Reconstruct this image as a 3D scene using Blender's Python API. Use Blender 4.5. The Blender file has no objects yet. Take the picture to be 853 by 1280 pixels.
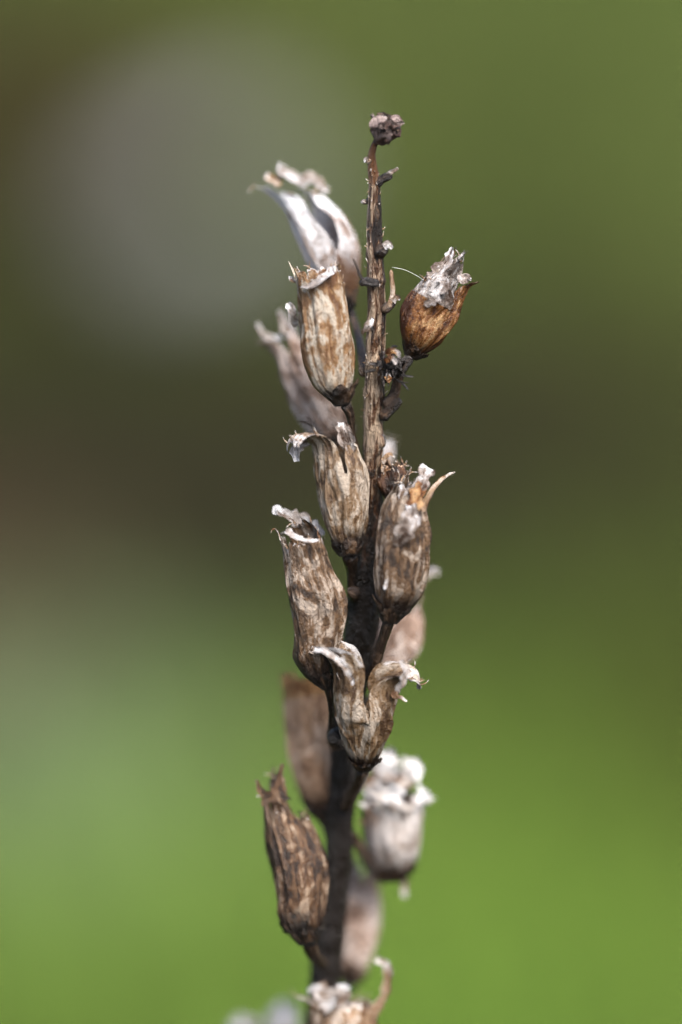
import bpy, math
import numpy as np
from mathutils import Vector, Matrix

# ------------------------------------------------------------------ camera, light, exposure
scn = bpy.context.scene
C = bpy.context.collection
R = math.radians
PITCH = R(15.0)
CAM_H = 0.50
FOCUS = 0.310
PXM = 0.0754 / 1280.0            # metres per photo pixel in the plane of focus
CAMP = np.array([0.0, 0.0, CAM_H])
FWD = np.array([0.0, math.cos(PITCH), -math.sin(PITCH)])
RIGHT = np.array([1.0, 0.0, 0.0])
UP = np.array([0.0, math.sin(PITCH), math.cos(PITCH)])

cam_d = bpy.data.cameras.new("camera")
cam_d.sensor_fit = 'VERTICAL'
cam_d.sensor_height = 36.0
cam_d.sensor_width = 24.0
cam_d.lens = 36.0 * FOCUS / 0.0754
cam_d.clip_start = 0.02
cam_d.clip_end = 500.0
cam_d.dof.use_dof = True
cam_d.dof.focus_distance = FOCUS
cam_d.dof.aperture_fstop = cam_d.lens / 25.0
cam_d.dof.aperture_blades = 0
cam = bpy.data.objects.new("camera", cam_d)
C.objects.link(cam)
cam.location = CAMP
cam.rotation_euler = (math.pi / 2 - PITCH, 0, 0)
scn.camera = cam

SUN_EL, SUN_AZ = R(58), R(148)      # azimuth clockwise from +Y: high, behind the camera
w = bpy.data.worlds.new("World")
scn.world = w
w.use_nodes = True
nt = w.node_tree
sky = nt.nodes.new("ShaderNodeTexSky")
sky.sky_type = 'NISHITA'
sky.sun_disc = False
sky.sun_elevation = SUN_EL
sky.sun_rotation = SUN_AZ
sky.air_density = 1.0
sky.dust_density = 4.0
sky.ozone_density = 1.0
nt.nodes["Background"].inputs[1].default_value = 0.075
nt.links.new(sky.outputs[0], nt.nodes["Background"].inputs[0])
sd = bpy.data.lights.new("sun", 'SUN')
sd.energy = 2.2
sd.angle = R(42)
sd.color = (1.0, 0.965, 0.92)
sun = bpy.data.objects.new("sun", sd)
C.objects.link(sun)
sdir = Vector((math.sin(SUN_AZ) * math.cos(SUN_EL), math.cos(SUN_AZ) * math.cos(SUN_EL), math.sin(SUN_EL)))
sun.rotation_euler = sdir.to_track_quat('Z', 'Y').to_euler()
sun.location = (0, 0, 5)

scn.render.engine = 'CYCLES'
scn.cycles.use_denoising = True
scn.cycles.use_adaptive_sampling = False
scn.cycles.denoising_input_passes = 'RGB'
scn.cycles.max_bounces = 8
scn.cycles.transparent_max_bounces = 8
scn.cycles.sample_clamp_indirect = 8
scn.view_settings.view_transform = 'Standard'
scn.view_settings.look = 'None'
scn.view_settings.gamma = 1.0
scn.view_settings.use_curve_mapping = False
scn.view_settings.exposure = 1.82

# ------------------------------------------------------------------ helpers
rng = np.random.default_rng(7)

def hash3(ix, iy, iz, seed):
    h = (ix * 374761393 + iy * 668265263 + iz * 2147483647 + seed * 1274126177) & 0xFFFFFFFF
    h = ((h ^ (h >> 13)) * 1274126177) & 0xFFFFFFFF
    h = (h ^ (h >> 16)) & 0xFFFFFFFF
    return h.astype(np.float64) / 4294967295.0

def vnoise(p, seed=0):
    """value noise, -1..1, p is (...,3)"""
    i = np.floor(p).astype(np.int64)
    f = p - i
    f = f * f * (3 - 2 * f)
    out = 0
    for dx in (0, 1):
        for dy in (0, 1):
            for dz in (0, 1):
                wt = (f[..., 0] if dx else 1 - f[..., 0]) * (f[..., 1] if dy else 1 - f[..., 1]) * (f[..., 2] if dz else 1 - f[..., 2])
                out = out + wt * hash3(i[..., 0] + dx, i[..., 1] + dy, i[..., 2] + dz, seed)
    return out * 2 - 1

def fbm(p, seed=0, octv=3):
    a, s, out = 1.0, 0.0, 0
    for o in range(octv):
        out = out + a * vnoise(p * (2 ** o) + 17.3 * o, seed + o)
        s += a
        a *= 0.5
    return out / s

def smooth(x):
    x = np.clip(x, 0, 1)
    return x * x * (3 - 2 * x)

def spline(tab, x):
    """monotone-ish smooth interpolation through a table (cubic Hermite)"""
    tab = np.array(tab, float)
    X, Y = tab[:, 0], tab[:, 1]
    m = np.gradient(Y, X)
    x = np.asarray(x, float)
    i = np.clip(np.searchsorted(X, x) - 1, 0, len(X) - 2)
    h = X[i + 1] - X[i]
    t = np.clip((x - X[i]) / h, 0, 1)
    return ((2 * t**3 - 3 * t**2 + 1) * Y[i] + (t**3 - 2 * t**2 + t) * h * m[i]
            + (-2 * t**3 + 3 * t**2) * Y[i + 1] + (t**3 - t**2) * h * m[i + 1])

def mm_to_px(d):
    return d * 1e-3 / PXM

def world(P, dref=None):
    """P (...,3): photo x, photo y, distance behind the plane of focus in mm -> world metres.
    dref: one distance used for the scale of a whole object, so that its shape stays true"""
    P = np.asarray(P, float)
    d = P[..., 2] * 1e-3
    k = PXM * (FOCUS + (d if dref is None else dref * 1e-3)) / FOCUS
    k = np.asarray(k)[..., None] if np.ndim(k) else k
    return (CAMP + FWD * (FOCUS + d)[..., None]
            + (RIGHT * (P[..., 0] - 426.5)[..., None] + UP * (640 - P[..., 1])[..., None]) * k)

def link(name, verts, faces, mat, parent=None, origin=None, attrs=None, normals=None, smoothf=True):
    verts = np.asarray(verts, float)
    o0 = np.asarray(origin if origin is not None else verts.mean(0), float)
    me = bpy.data.meshes.new(name)
    me.from_pydata((verts - o0).tolist(), [], faces if isinstance(faces, list) else faces.tolist())
    if smoothf:
        me.polygons.foreach_set("use_smooth", [True] * len(me.polygons))
    for an, av in (attrs or {}).items():
        av = np.asarray(av, np.float32)
        if av.ndim == 1:
            at = me.attributes.new(an, 'FLOAT', 'POINT'); at.data.foreach_set("value", av)
        elif av.shape[1] == 3:
            at = me.attributes.new(an, 'FLOAT_VECTOR', 'POINT'); at.data.foreach_set("vector", av.ravel())
        else:
            at = me.attributes.new(an, 'FLOAT_COLOR', 'POINT'); at.data.foreach_set("color", av.ravel())
    me.materials.append(mat)
    me.update()
    if normals is not None:
        me.normals_split_custom_set_from_vertices(np.asarray(normals, float).tolist())
    o = bpy.data.objects.new(name, me)
    C.objects.link(o)
    if parent is not None:
        o.parent = parent
        bpw = np.array(parent["_o"][:])
        o.location = o0 - bpw
    else:
        o.location = o0
    o["_o"] = [float(v) for v in o0]
    return o

def tag(o, label=None, cat=None, group=None, kind=None):
    if label: o["label"] = label
    if cat: o["category"] = cat
    if group: o["group"] = group
    if kind: o["kind"] = kind
    return o

# ------------------------------------------------------------------ materials
def N(nt, t, **kw):
    n = nt.nodes.new(t)
    for k, v in kw.items():
        setattr(n, k, v)
    return n

def tissue(name, dark, mid, light, tip, base, tip_at=0.62, base_to=0.22, rough=0.5, trans=0.18, spec=0.5,
           speck=0.5, bias=0.0, bump=0.8, zst=1.0, base_lo=0.35, cracks=0.12, stainf=0.6, contrast=1.45, sheen_col=None):
    m = bpy.data.materials.new(name)
    m.use_nodes = True
    nt = m.node_tree
    L = nt.links.new
    bs = nt.nodes["Principled BSDF"]
    out = nt.nodes["Material Output"]
    fib = N(nt, "ShaderNodeAttribute", attribute_name="fib").outputs["Vector"]
    along = N(nt, "ShaderNodeAttribute", attribute_name="along").outputs["Fac"]
    rim = N(nt, "ShaderNodeAttribute", attribute_name="rim").outputs["Fac"]

    def noise(scale, zs, detail=4, rough_=0.6, dist=0.0):
        mp = N(nt, "ShaderNodeMapping"); mp.inputs["Scale"].default_value = (1, 1, zs * zst)
        L(fib, mp.inputs[0])
        n = N(nt, "ShaderNodeTexNoise"); n.inputs["Scale"].default_value = scale
        n.inputs["Detail"].default_value = detail; n.inputs["Roughness"].default_value = rough_
        n.inputs["Distortion"].default_value = dist
        L(mp.outputs[0], n.inputs["Vector"])
        return n.outputs["Fac"]

    def math_(op, a, b=None, c=None):
        n = N(nt, "ShaderNodeMath", operation=op)
        for i, v in enumerate((a, b, c)):
            if v is None: continue
            if isinstance(v, (int, float)): n.inputs[i].default_value = v
            else: L(v, n.inputs[i])
        return n.outputs[0]

    def rng_(v, a, b):
        n = N(nt, "ShaderNodeMapRange", interpolation_type='SMOOTHSTEP')
        n.inputs["From Min"].default_value = a; n.inputs["From Max"].default_value = b
        L(v, n.inputs["Value"])
        return n.outputs[0]

    def mix(f, a, b):
        n = N(nt, "ShaderNodeMix", data_type='RGBA')
        if isinstance(f, (int, float)): n.inputs["Factor"].default_value = f
        else: L(f, n.inputs["Factor"])
        for s, v in (("A", a), ("B", b)):
            sock = [i for i in n.inputs if i.name == s and i.type == 'RGBA'][0]
            if isinstance(v, tuple): sock.default_value = (*v, 1)
            else: L(v, sock)
        return [o for o in n.outputs if o.type == 'RGBA'][0]

    streak = noise(3.2, 0.10, 5, 0.65, 0.5)
    streak2 = noise(7.0, 0.07, 3, 0.6, 0.3)
    mott = noise(0.75, 0.6, 5, 0.62, 0.8)
    mott2 = noise(1.6, 0.7, 4, 0.6, 0.4)
    speckn = noise(3.6, 0.7, 2, 0.5)
    fine = noise(11.0, 0.5, 3, 0.7)
    big = noise(0.42, 0.55, 3, 0.55, 0.6)
    v = math_('ADD', math_('MULTIPLY', mott, 0.40), math_('MULTIPLY', streak, 0.22))
    v = math_('ADD', v, math_('MULTIPLY', mott2, 0.16))
    v = math_('ADD', v, math_('MULTIPLY', big, 0.22))
    v = math_('ADD', math_('MULTIPLY', math_('SUBTRACT', v, 0.5), contrast), 0.5 + bias)
    c = mix(rng_(v, 0.42, 0.50), dark, mid)
    c = mix(rng_(v, 0.50, 0.58), c, light)
    # thin brown fibres running lengthwise, stained blotches
    c = mix(math_('MULTIPLY', rng_(streak2, 0.56, 0.72), 0.30), c, dark)
    stain = noise(0.95, 0.8, 4, 0.6, 1.2)
    c = mix(math_('MULTIPLY', rng_(stain, 0.52, 0.66), stainf), c, dark)
    c = mix(math_('MULTIPLY', rng_(fine, 0.58, 0.70), 0.35), c, light)
    c = mix(math_('MULTIPLY', rng_(fine, 0.47, 0.36), 0.65), c, dark)
    # bleached, frayed upper rim
    tipv = math_('ADD', rim, math_('MULTIPLY', math_('SUBTRACT', mott2, 0.5), 1.2))
    tipf = rng_(tipv, tip_at, tip_at + 0.22)
    c = mix(tipf, c, tip)
    # dark dead tissue at the calyx end and low stem, with shade painted in
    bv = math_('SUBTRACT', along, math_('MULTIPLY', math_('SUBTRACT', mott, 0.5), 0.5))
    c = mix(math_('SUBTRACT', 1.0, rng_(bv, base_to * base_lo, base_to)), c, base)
    # black mould specks and pale lichen dust
    c = mix(math_('MULTIPLY', rng_(speckn, 0.66, 0.74), speck), c, (0.02, 0.014, 0.01))
    L(c, bs.inputs["Base Color"])
    bs.inputs["Roughness"].default_value = rough
    rr = math_('ADD', rough - 0.36, math_('MULTIPLY', mott2, 0.58))
    L(rr, bs.inputs["Roughness"])
    bs.inputs["Specular IOR Level"].default_value = spec
    # relief: fibres, wrinkles and small pits
    vor = N(nt, "ShaderNodeTexVoronoi", feature='DISTANCE_TO_EDGE')
    mp = N(nt, "ShaderNodeMapping"); mp.inputs["Scale"].default_value = (1.3, 1.3, 0.45)
    add = N(nt, "ShaderNodeVectorMath", operation='ADD')
    nn = N(nt, "ShaderNodeTexNoise"); nn.inputs["Scale"].default_value = 1.4; L(fib, nn.inputs["Vector"])
    L(fib, mp.inputs[0]); L(mp.outputs[0], add.inputs[0]); L(nn.outputs["Color"], add.inputs[1])
    L(add.outputs[0], vor.inputs["Vector"]); vor.inputs["Scale"].default_value = 1.5
    crack = rng_(vor.outputs["Distance"], 0.0, 0.12)
    h = math_('ADD', math_('MULTIPLY', streak, 0.9), math_('MULTIPLY', crack, cracks))
    h = math_('ADD', h, math_('MULTIPLY', mott2, 0.8))
    h = math_('ADD', h, math_('MULTIPLY', fine, 0.6))
    b = N(nt, "ShaderNodeBump"); b.inputs["Strength"].default_value = bump
    b.inputs["Distance"].default_value = 0.00028
    L(h, b.inputs["Height"]); L(b.outputs[0], bs.inputs["Normal"])
    if trans > 0:
        tr = N(nt, "ShaderNodeBsdfTranslucent")
        L(c, tr.inputs["Color"]); L(b.outputs[0], tr.inputs["Normal"])
        mx = N(nt, "ShaderNodeMixShader"); mx.inputs[0].default_value = trans
        L(bs.outputs[0], mx.inputs[1]); L(tr.outputs[0], mx.inputs[2]); L(mx.outputs[0], out.inputs[0])
    return m

M = {}
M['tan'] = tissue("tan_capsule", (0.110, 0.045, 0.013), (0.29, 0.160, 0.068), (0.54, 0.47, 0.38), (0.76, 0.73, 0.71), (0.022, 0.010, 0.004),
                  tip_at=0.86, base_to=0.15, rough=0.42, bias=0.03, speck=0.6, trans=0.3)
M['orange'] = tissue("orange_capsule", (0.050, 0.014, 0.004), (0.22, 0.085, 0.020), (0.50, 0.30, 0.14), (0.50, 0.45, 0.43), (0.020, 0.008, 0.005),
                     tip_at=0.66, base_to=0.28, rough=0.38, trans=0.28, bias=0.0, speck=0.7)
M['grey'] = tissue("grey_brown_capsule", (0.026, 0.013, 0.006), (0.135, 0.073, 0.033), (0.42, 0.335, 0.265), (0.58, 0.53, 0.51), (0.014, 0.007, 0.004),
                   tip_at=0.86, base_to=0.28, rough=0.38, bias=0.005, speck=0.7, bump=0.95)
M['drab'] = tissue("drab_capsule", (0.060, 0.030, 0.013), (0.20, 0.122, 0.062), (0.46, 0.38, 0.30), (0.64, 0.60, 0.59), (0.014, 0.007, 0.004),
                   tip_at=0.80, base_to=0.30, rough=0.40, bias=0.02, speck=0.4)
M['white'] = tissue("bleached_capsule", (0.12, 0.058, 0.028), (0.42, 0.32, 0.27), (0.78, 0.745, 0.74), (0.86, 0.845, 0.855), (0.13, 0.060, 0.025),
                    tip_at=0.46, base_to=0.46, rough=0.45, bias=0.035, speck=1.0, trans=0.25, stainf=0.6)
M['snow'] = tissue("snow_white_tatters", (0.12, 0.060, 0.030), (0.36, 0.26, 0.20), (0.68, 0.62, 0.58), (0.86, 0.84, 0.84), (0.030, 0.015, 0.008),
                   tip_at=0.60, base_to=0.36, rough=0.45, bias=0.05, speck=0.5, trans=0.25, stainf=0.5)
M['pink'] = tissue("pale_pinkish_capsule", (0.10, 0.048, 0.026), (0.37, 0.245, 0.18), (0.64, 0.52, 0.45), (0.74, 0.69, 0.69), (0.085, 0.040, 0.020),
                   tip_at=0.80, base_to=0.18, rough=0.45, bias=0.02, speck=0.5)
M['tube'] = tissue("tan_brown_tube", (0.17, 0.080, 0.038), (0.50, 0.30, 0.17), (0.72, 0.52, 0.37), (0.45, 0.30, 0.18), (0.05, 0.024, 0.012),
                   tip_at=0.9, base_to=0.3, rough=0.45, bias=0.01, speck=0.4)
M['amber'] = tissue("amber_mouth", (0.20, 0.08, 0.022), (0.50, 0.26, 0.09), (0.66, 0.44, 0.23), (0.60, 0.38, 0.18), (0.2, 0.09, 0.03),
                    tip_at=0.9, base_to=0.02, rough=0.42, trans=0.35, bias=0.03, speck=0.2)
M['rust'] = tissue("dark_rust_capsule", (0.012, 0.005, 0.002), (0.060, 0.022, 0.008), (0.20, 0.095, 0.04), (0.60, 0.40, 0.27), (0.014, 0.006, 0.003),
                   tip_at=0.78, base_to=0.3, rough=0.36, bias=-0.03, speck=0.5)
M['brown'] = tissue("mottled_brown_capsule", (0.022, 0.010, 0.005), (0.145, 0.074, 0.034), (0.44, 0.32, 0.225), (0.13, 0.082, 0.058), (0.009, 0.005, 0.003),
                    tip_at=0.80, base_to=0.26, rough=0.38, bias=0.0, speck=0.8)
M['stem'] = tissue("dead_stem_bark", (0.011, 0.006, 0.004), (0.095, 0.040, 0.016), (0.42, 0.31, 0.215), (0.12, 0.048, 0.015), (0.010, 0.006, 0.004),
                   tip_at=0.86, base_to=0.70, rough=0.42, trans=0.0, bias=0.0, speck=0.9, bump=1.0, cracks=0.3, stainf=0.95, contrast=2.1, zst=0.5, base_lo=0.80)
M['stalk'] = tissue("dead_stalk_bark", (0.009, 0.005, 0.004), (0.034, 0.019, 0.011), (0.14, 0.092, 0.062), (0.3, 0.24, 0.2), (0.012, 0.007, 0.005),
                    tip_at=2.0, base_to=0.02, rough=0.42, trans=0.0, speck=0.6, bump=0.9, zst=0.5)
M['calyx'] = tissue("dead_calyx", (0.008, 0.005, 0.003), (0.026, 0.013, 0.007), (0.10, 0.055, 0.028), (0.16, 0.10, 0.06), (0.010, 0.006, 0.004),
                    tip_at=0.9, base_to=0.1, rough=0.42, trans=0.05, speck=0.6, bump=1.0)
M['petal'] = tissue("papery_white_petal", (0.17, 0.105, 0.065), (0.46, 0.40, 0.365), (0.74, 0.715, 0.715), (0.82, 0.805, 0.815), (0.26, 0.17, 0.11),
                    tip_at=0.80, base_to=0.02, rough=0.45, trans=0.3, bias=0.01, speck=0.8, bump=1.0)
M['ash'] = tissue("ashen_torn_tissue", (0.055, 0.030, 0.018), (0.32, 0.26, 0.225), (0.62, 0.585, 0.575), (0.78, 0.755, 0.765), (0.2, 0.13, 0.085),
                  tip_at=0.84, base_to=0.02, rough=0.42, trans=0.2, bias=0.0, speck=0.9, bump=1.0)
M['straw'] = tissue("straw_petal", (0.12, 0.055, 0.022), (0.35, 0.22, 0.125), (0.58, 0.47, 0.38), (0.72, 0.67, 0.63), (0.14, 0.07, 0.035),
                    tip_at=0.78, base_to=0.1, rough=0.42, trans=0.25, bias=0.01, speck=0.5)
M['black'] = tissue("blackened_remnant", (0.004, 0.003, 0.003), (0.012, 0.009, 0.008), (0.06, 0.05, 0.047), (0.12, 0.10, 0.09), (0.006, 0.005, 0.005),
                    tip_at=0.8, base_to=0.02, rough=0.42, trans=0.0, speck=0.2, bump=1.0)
M['budm'] = tissue("dry_bud", (0.016, 0.008, 0.007), (0.085, 0.044, 0.034), (0.32, 0.24, 0.22), (0.42, 0.34, 0.32), (0.10, 0.058, 0.042),
                   tip_at=0.8, base_to=0.2, rough=0.48, trans=0.05, speck=0.6, bump=1.0)

# ------------------------------------------------------------------ setting: ground, grass, leaf litter, stone
def ground_at(px, py, z=0.0):
    d = FWD + (RIGHT * (px - 426.5) + UP * (640 - py)) * PXM / FOCUS
    t = (z - CAM_H) / d[2]
    return (CAMP + d * t)[:2]

def simple_mat(name, attr=None, col=(0.1, 0.1, 0.1), rough=0.6, trans=0.0, spec=0.3):
    m = bpy.data.materials.new(name); m.use_nodes = True
    nt = m.node_tree; bs = nt.nodes["Principled BSDF"]
    bs.inputs["Roughness"].default_value = rough
    bs.inputs["Specular IOR Level"].default_value = spec
    if attr:
        a = N(nt, "ShaderNodeAttribute", attribute_name=attr)
        nt.links.new(a.outputs["Color"], bs.inputs["Base Color"])
        if trans:
            tr = N(nt, "ShaderNodeBsdfTranslucent"); mx = N(nt, "ShaderNodeMixShader")
            mx.inputs[0].default_value = trans
            nt.links.new(a.outputs["Color"], tr.inputs["Color"])
            nt.links.new(bs.outputs[0], mx.inputs[1]); nt.links.new(tr.outputs[0], mx.inputs[2])
            nt.links.new(mx.outputs[0], nt.nodes["Material Output"].inputs[0])
    else:
        bs.inputs["Base Color"].default_value = (*col, 1)
    return m

def ground_mat():
    m = bpy.data.materials.new("mossy_soil"); m.use_nodes = True
    nt = m.node_tree; L = nt.links.new; bs = nt.nodes["Principled BSDF"]
    tc = N(nt, "ShaderNodeTexCoord")
    n1 = N(nt, "ShaderNodeTexNoise"); n1.inputs["Scale"].default_value = 3.0; n1.inputs["Detail"].default_value = 6
    n2 = N(nt, "ShaderNodeTexNoise"); n2.inputs["Scale"].default_value = 60.0; n2.inputs["Detail"].default_value = 5
    L(tc.outputs["Object"], n1.inputs["Vector"]); L(tc.outputs["Object"], n2.inputs["Vector"])
    r = N(nt, "ShaderNodeValToRGB")
    r.color_ramp.elements[0].position = 0.35; r.color_ramp.elements[0].color = (0.016, 0.013, 0.007, 1)
    r.color_ramp.elements[1].position = 0.65; r.color_ramp.elements[1].color = (0.030, 0.034, 0.011, 1)
    L(n1.outputs["Fac"], r.inputs[0])
    mx = N(nt, "ShaderNodeMix", data_type='RGBA', blend_type='MULTIPLY'); mx.inputs["Factor"].default_value = 0.6
    L(r.outputs[0], mx.inputs[6]); L(n2.outputs["Color"], mx.inputs[7]); L(mx.outputs[2], bs.inputs["Base Color"])
    bs.inputs["Roughness"].default_value = 0.9; bs.inputs["Specular IOR Level"].default_value = 0.05
    b = N(nt, "ShaderNodeBump"); b.inputs["Strength"].default_value = 0.6; b.inputs["Distance"].default_value = 0.01
    L(n2.outputs["Fac"], b.inputs["Height"]); L(b.outputs[0], bs.inputs["Normal"])
    return m

def build_ground():
    xs = np.concatenate([[-200, -60, -20, -8, -4], np.linspace(-2.5, 2.5, 51), [4, 8, 20, 60, 200]])
    ys = np.concatenate([[-200, -60, -20, -6, -2], np.linspace(-1, 6, 71), [8, 12, 20, 60, 200]])
    X, Y = np.meshgrid(xs, ys, indexing='ij')
    Z = 0.012 * fbm(np.stack([X * 2.2, Y * 2.2, X * 0], -1), 3) * np.exp(-(np.maximum(np.abs(X), np.abs(Y - 2)) / 8) ** 2) - 0.012
    n, mcount = X.shape
    V = np.stack([X, Y, Z], -1).reshape(-1, 3)
    idx = np.arange(n * mcount).reshape(n, mcount)
    F = np.stack([idx[:-1, :-1], idx[1:, :-1], idx[1:, 1:], idx[:-1, 1:]], -1).reshape(-1, 4)
    o = link("ground", V, F, ground_mat(), origin=(0, 0, 0))
    tag(o, "mossy soil of the meadow floor far out of focus", "ground", kind="structure")
build_ground()

LITTER_Y = (ground_at(426, 610)[1], ground_at(426, 380)[1])
def patch(px, py, rx, ry):
    g = ground_at(px, py)
    return lambda x, y: np.exp(-((x - g[0]) / rx) ** 2 - ((y - g[1]) / ry) ** 2)
P_DARK = patch(215, 570, 0.22, 0.36)
P_DARK2 = patch(720, 520, 0.24, 0.26)
P_STRAW = patch(-60, 720, 0.06, 0.14)
P_SILVER = patch(0, 930, 0.085, 0.15)
P_BROWN = patch(10, 130, 0.18, 0.65)
P_OLIVE = patch(930, 940, 0.055, 0.13)

def build_grass():
    n = 52000
    x = rng.uniform(-0.75, 0.75, n); y = 0.95 + 3.9 * rng.random(n) ** 1.15
    dark = np.clip(P_DARK(x, y) + 0.42 * P_DARK2(x, y), 0, 1)
    keep = rng.random(n) > 0.9 * dark
    x, y, dark = x[keep], y[keep], dark[keep]
    n = len(x)
    h = rng.uniform(0.018, 0.05, n) * (1 - 0.4 * dark)
    a = rng.uniform(0, 2 * np.pi, n); lean = rng.uniform(0.1, 0.9, n) * h
    wd = rng.uniform(0.0012, 0.0028, n)
    ca, sa = np.cos(a), np.sin(a)
    z0 = np.full(n, -0.012)
    def pt(u, side):
        k = lean * u ** 2
        ww = wd * (1 - 0.35 * u) * side
        return np.stack([x + ca * k - sa * ww, y + sa * k + ca * ww, z0 + h * u * (1 - 0.12 * u)], -1)
    V = np.stack([pt(0, 1), pt(0, -1), pt(0.55, 1), pt(0.55, -1), pt(1.0, 0)], 1).reshape(-1, 3)
    b = np.arange(n)[:, None] * 5
    F = np.concatenate([b + [0, 1, 3], b + [0, 3, 2], b + [2, 3, 4]], 0)
    far = smooth((y - 1.47) / 0.5)
    lush = np.array([0.152, 0.247, 0.041]); olive = np.array([0.104, 0.138, 0.036]); dull = np.array([0.018, 0.020, 0.005])
    straw = np.array([0.30, 0.17, 0.11]); silver = np.array([0.16, 0.22, 0.12]); brown = np.array([0.065, 0.048, 0.022])
    def mixc(c, t, f): return c * (1 - f[:, None]) + t * f[:, None]
    col = np.repeat(lush[None], n, 0)
    col = mixc(col, olive, far)
    col = mixc(col, dull, np.clip(dark * 1.1, 0, 1))
    col = mixc(col, straw, np.clip(P_STRAW(x, y), 0, 1))
    col = mixc(col, silver, np.clip(P_SILVER(x, y), 0, 1))
    col = mixc(col, brown, np.clip(P_BROWN(x, y) * 1.1, 0, 1))
    col = mixc(col, np.array([0.055, 0.052, 0.014]), np.clip(1.1 * P_OLIVE(x, y), 0, 1))
    mot = fbm(np.stack([x * 7, y * 2.6, x * 0 + 4], -1), 77, 3)[:, None]
    col = col * (1 + 0.8 * mot) * (1 + np.array([0.12, 0.0, 0.15]) * fbm(np.stack([x * 7, y * 2.6, x * 0 + 9], -1), 78, 2)[:, None])
    col = col * rng.uniform(0.82, 1.18, (n, 1)) + rng.normal(0, 0.008, (n, 1)) * np.array([1, 0.4, 0.2])
    col = np.clip(col, 0.004, 0.5)
    cc = np.repeat(np.concatenate([col, np.ones((n, 1))], 1), 5, 0)
    o = link("grass", V, F, simple_mat("grass_blade", "tint", rough=0.7, trans=0.35, spec=0.06), origin=(0, 2, 0), attrs={"tint": cc}, smoothf=False)
    tag(o, "soft green meadow grass blurred behind the dry flower spike", "grass", kind="stuff")
build_grass()

def build_litter():
    n = 2600
    x = rng.uniform(-0.75, 0.75, n); y = rng.uniform(1.5, 4.4, n)
    dens = np.clip(P_DARK(x, y) + 0.6 * P_DARK2(x, y) + 0.8 * P_BROWN(x, y), 0, 1)
    k = rng.random(n) < dens
    x, y = x[k], y[k]; n = len(x)
    a = rng.uniform(0, 6.28, n); ln = rng.uniform(0.012, 0.026, n); wd = ln * rng.uniform(0.3, 0.5, n)
    ca, sa = np.cos(a), np.sin(a); z = rng.uniform(-0.004, 0.014, n); tilt = rng.uniform(-0.3, 0.3, n); cup = rng.uniform(0.1, 0.5, n)
    prof = [(-1, 0), (-0.5, 0.8), (-0.5, -0.8), (0.1, 1), (0.1, -1), (0.65, 0.6), (0.65, -0.6), (1, 0), (-0.5, 0), (0.1, 0), (0.65, 0)]
    P = []
    for u, v in prof:
        lx, ly = u * ln, v * wd
        P.append(np.stack([x + ca * lx - sa * ly, y + sa * lx + ca * ly, z + tilt * lx + cup * abs(v) * wd], -1))
    V = np.stack(P, 1).reshape(-1, 3)
    b = np.arange(n)[:, None] * 11
    F = np.concatenate([b + t for t in ([0, 8, 1], [0, 2, 8], [8, 9, 3], [8, 3, 1], [2, 4, 9], [2, 9, 8], [9, 10, 5], [9, 5, 3],
                                        [4, 6, 10], [4, 10, 9], [10, 7, 5], [6, 7, 10])], 0)
    base = np.array([0.018, 0.014, 0.006])
    col = base * rng.uniform(0.6, 1.5, (n, 1)) + rng.normal(0, 0.004, (n, 3))
    cc = np.repeat(np.concatenate([np.clip(col, 0.005, 1), np.ones((n, 1))], 1), 11, 0)
    o = link("leaf_litter", V, F, simple_mat("dead_leaf", "tint", rough=0.8, spec=0.03), origin=(0, 2.5, 0), attrs={"tint": cc})
    tag(o, "dark brown dead leaves lying in a blurred band of the meadow", "leaf litter", kind="stuff")
build_litter()

def build_stone():
    import bmesh
    bm = bmesh.new(); bmesh.ops.create_icosphere(bm, subdivisions=4, radius=1.0)
    V = np.array([v.co[:] for v in bm.verts]); F = [[v.index for v in f.verts] for f in bm.faces]; bm.free()
    V = V * (1 + 0.22 * fbm(V * 1.3 + 5, 11, 3)[:, None] + 0.05 * fbm(V * 5, 12, 2)[:, None])
    V = V * np.array([0.047, 0.033, 0.031])
    V[:, 2] += 0.35 * V[:, 0]
    g = ground_at(246, 262, 0.032)
    V = V + np.array([g[0], g[1], 0.032])
    m = bpy.data.materials.new("pale_quartz"); m.use_nodes = True
    nt = m.node_tree; bs = nt.nodes["Principled BSDF"]
    tc = N(nt, "ShaderNodeTexCoord"); n1 = N(nt, "ShaderNodeTexNoise"); n1.inputs["Scale"].default_value = 60; n1.inputs["Detail"].default_value = 6
    r = N(nt, "ShaderNodeValToRGB")
    r.color_ramp.elements[0].position = 0.3; r.color_ramp.elements[0].color = (0.13, 0.128, 0.130, 1)
    r.color_ramp.elements[1].position = 0.7; r.color_ramp.elements[1].color = (0.235, 0.233, 0.234, 1)
    nt.links.new(tc.outputs["Object"], n1.inputs["Vector"]); nt.links.new(n1.outputs["Fac"], r.inputs[0]); nt.links.new(r.outputs[0], bs.inputs["Base Color"])
    bs.inputs["Roughness"].default_value = 0.55
    b = N(nt, "ShaderNodeBump"); b.inputs["Distance"].default_value = 0.003; nt.links.new(n1.outputs["Fac"], b.inputs["Height"]); nt.links.new(b.outputs[0], bs.inputs["Normal"])
    o = link("pale_stone", V, F, m, origin=(g[0], g[1], 0.0))
    tag(o, "pale grey stone in the grass blurred to a soft disc at upper left", "stone")
build_stone()

# ------------------------------------------------------------------ plant builders
def stem_d(py):
    return float(np.interp(py, [150, 400, 600, 800, 1000, 1300], [-0.6, 0.4, 2.0, 4.4, 7.6, 11.0]))

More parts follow.
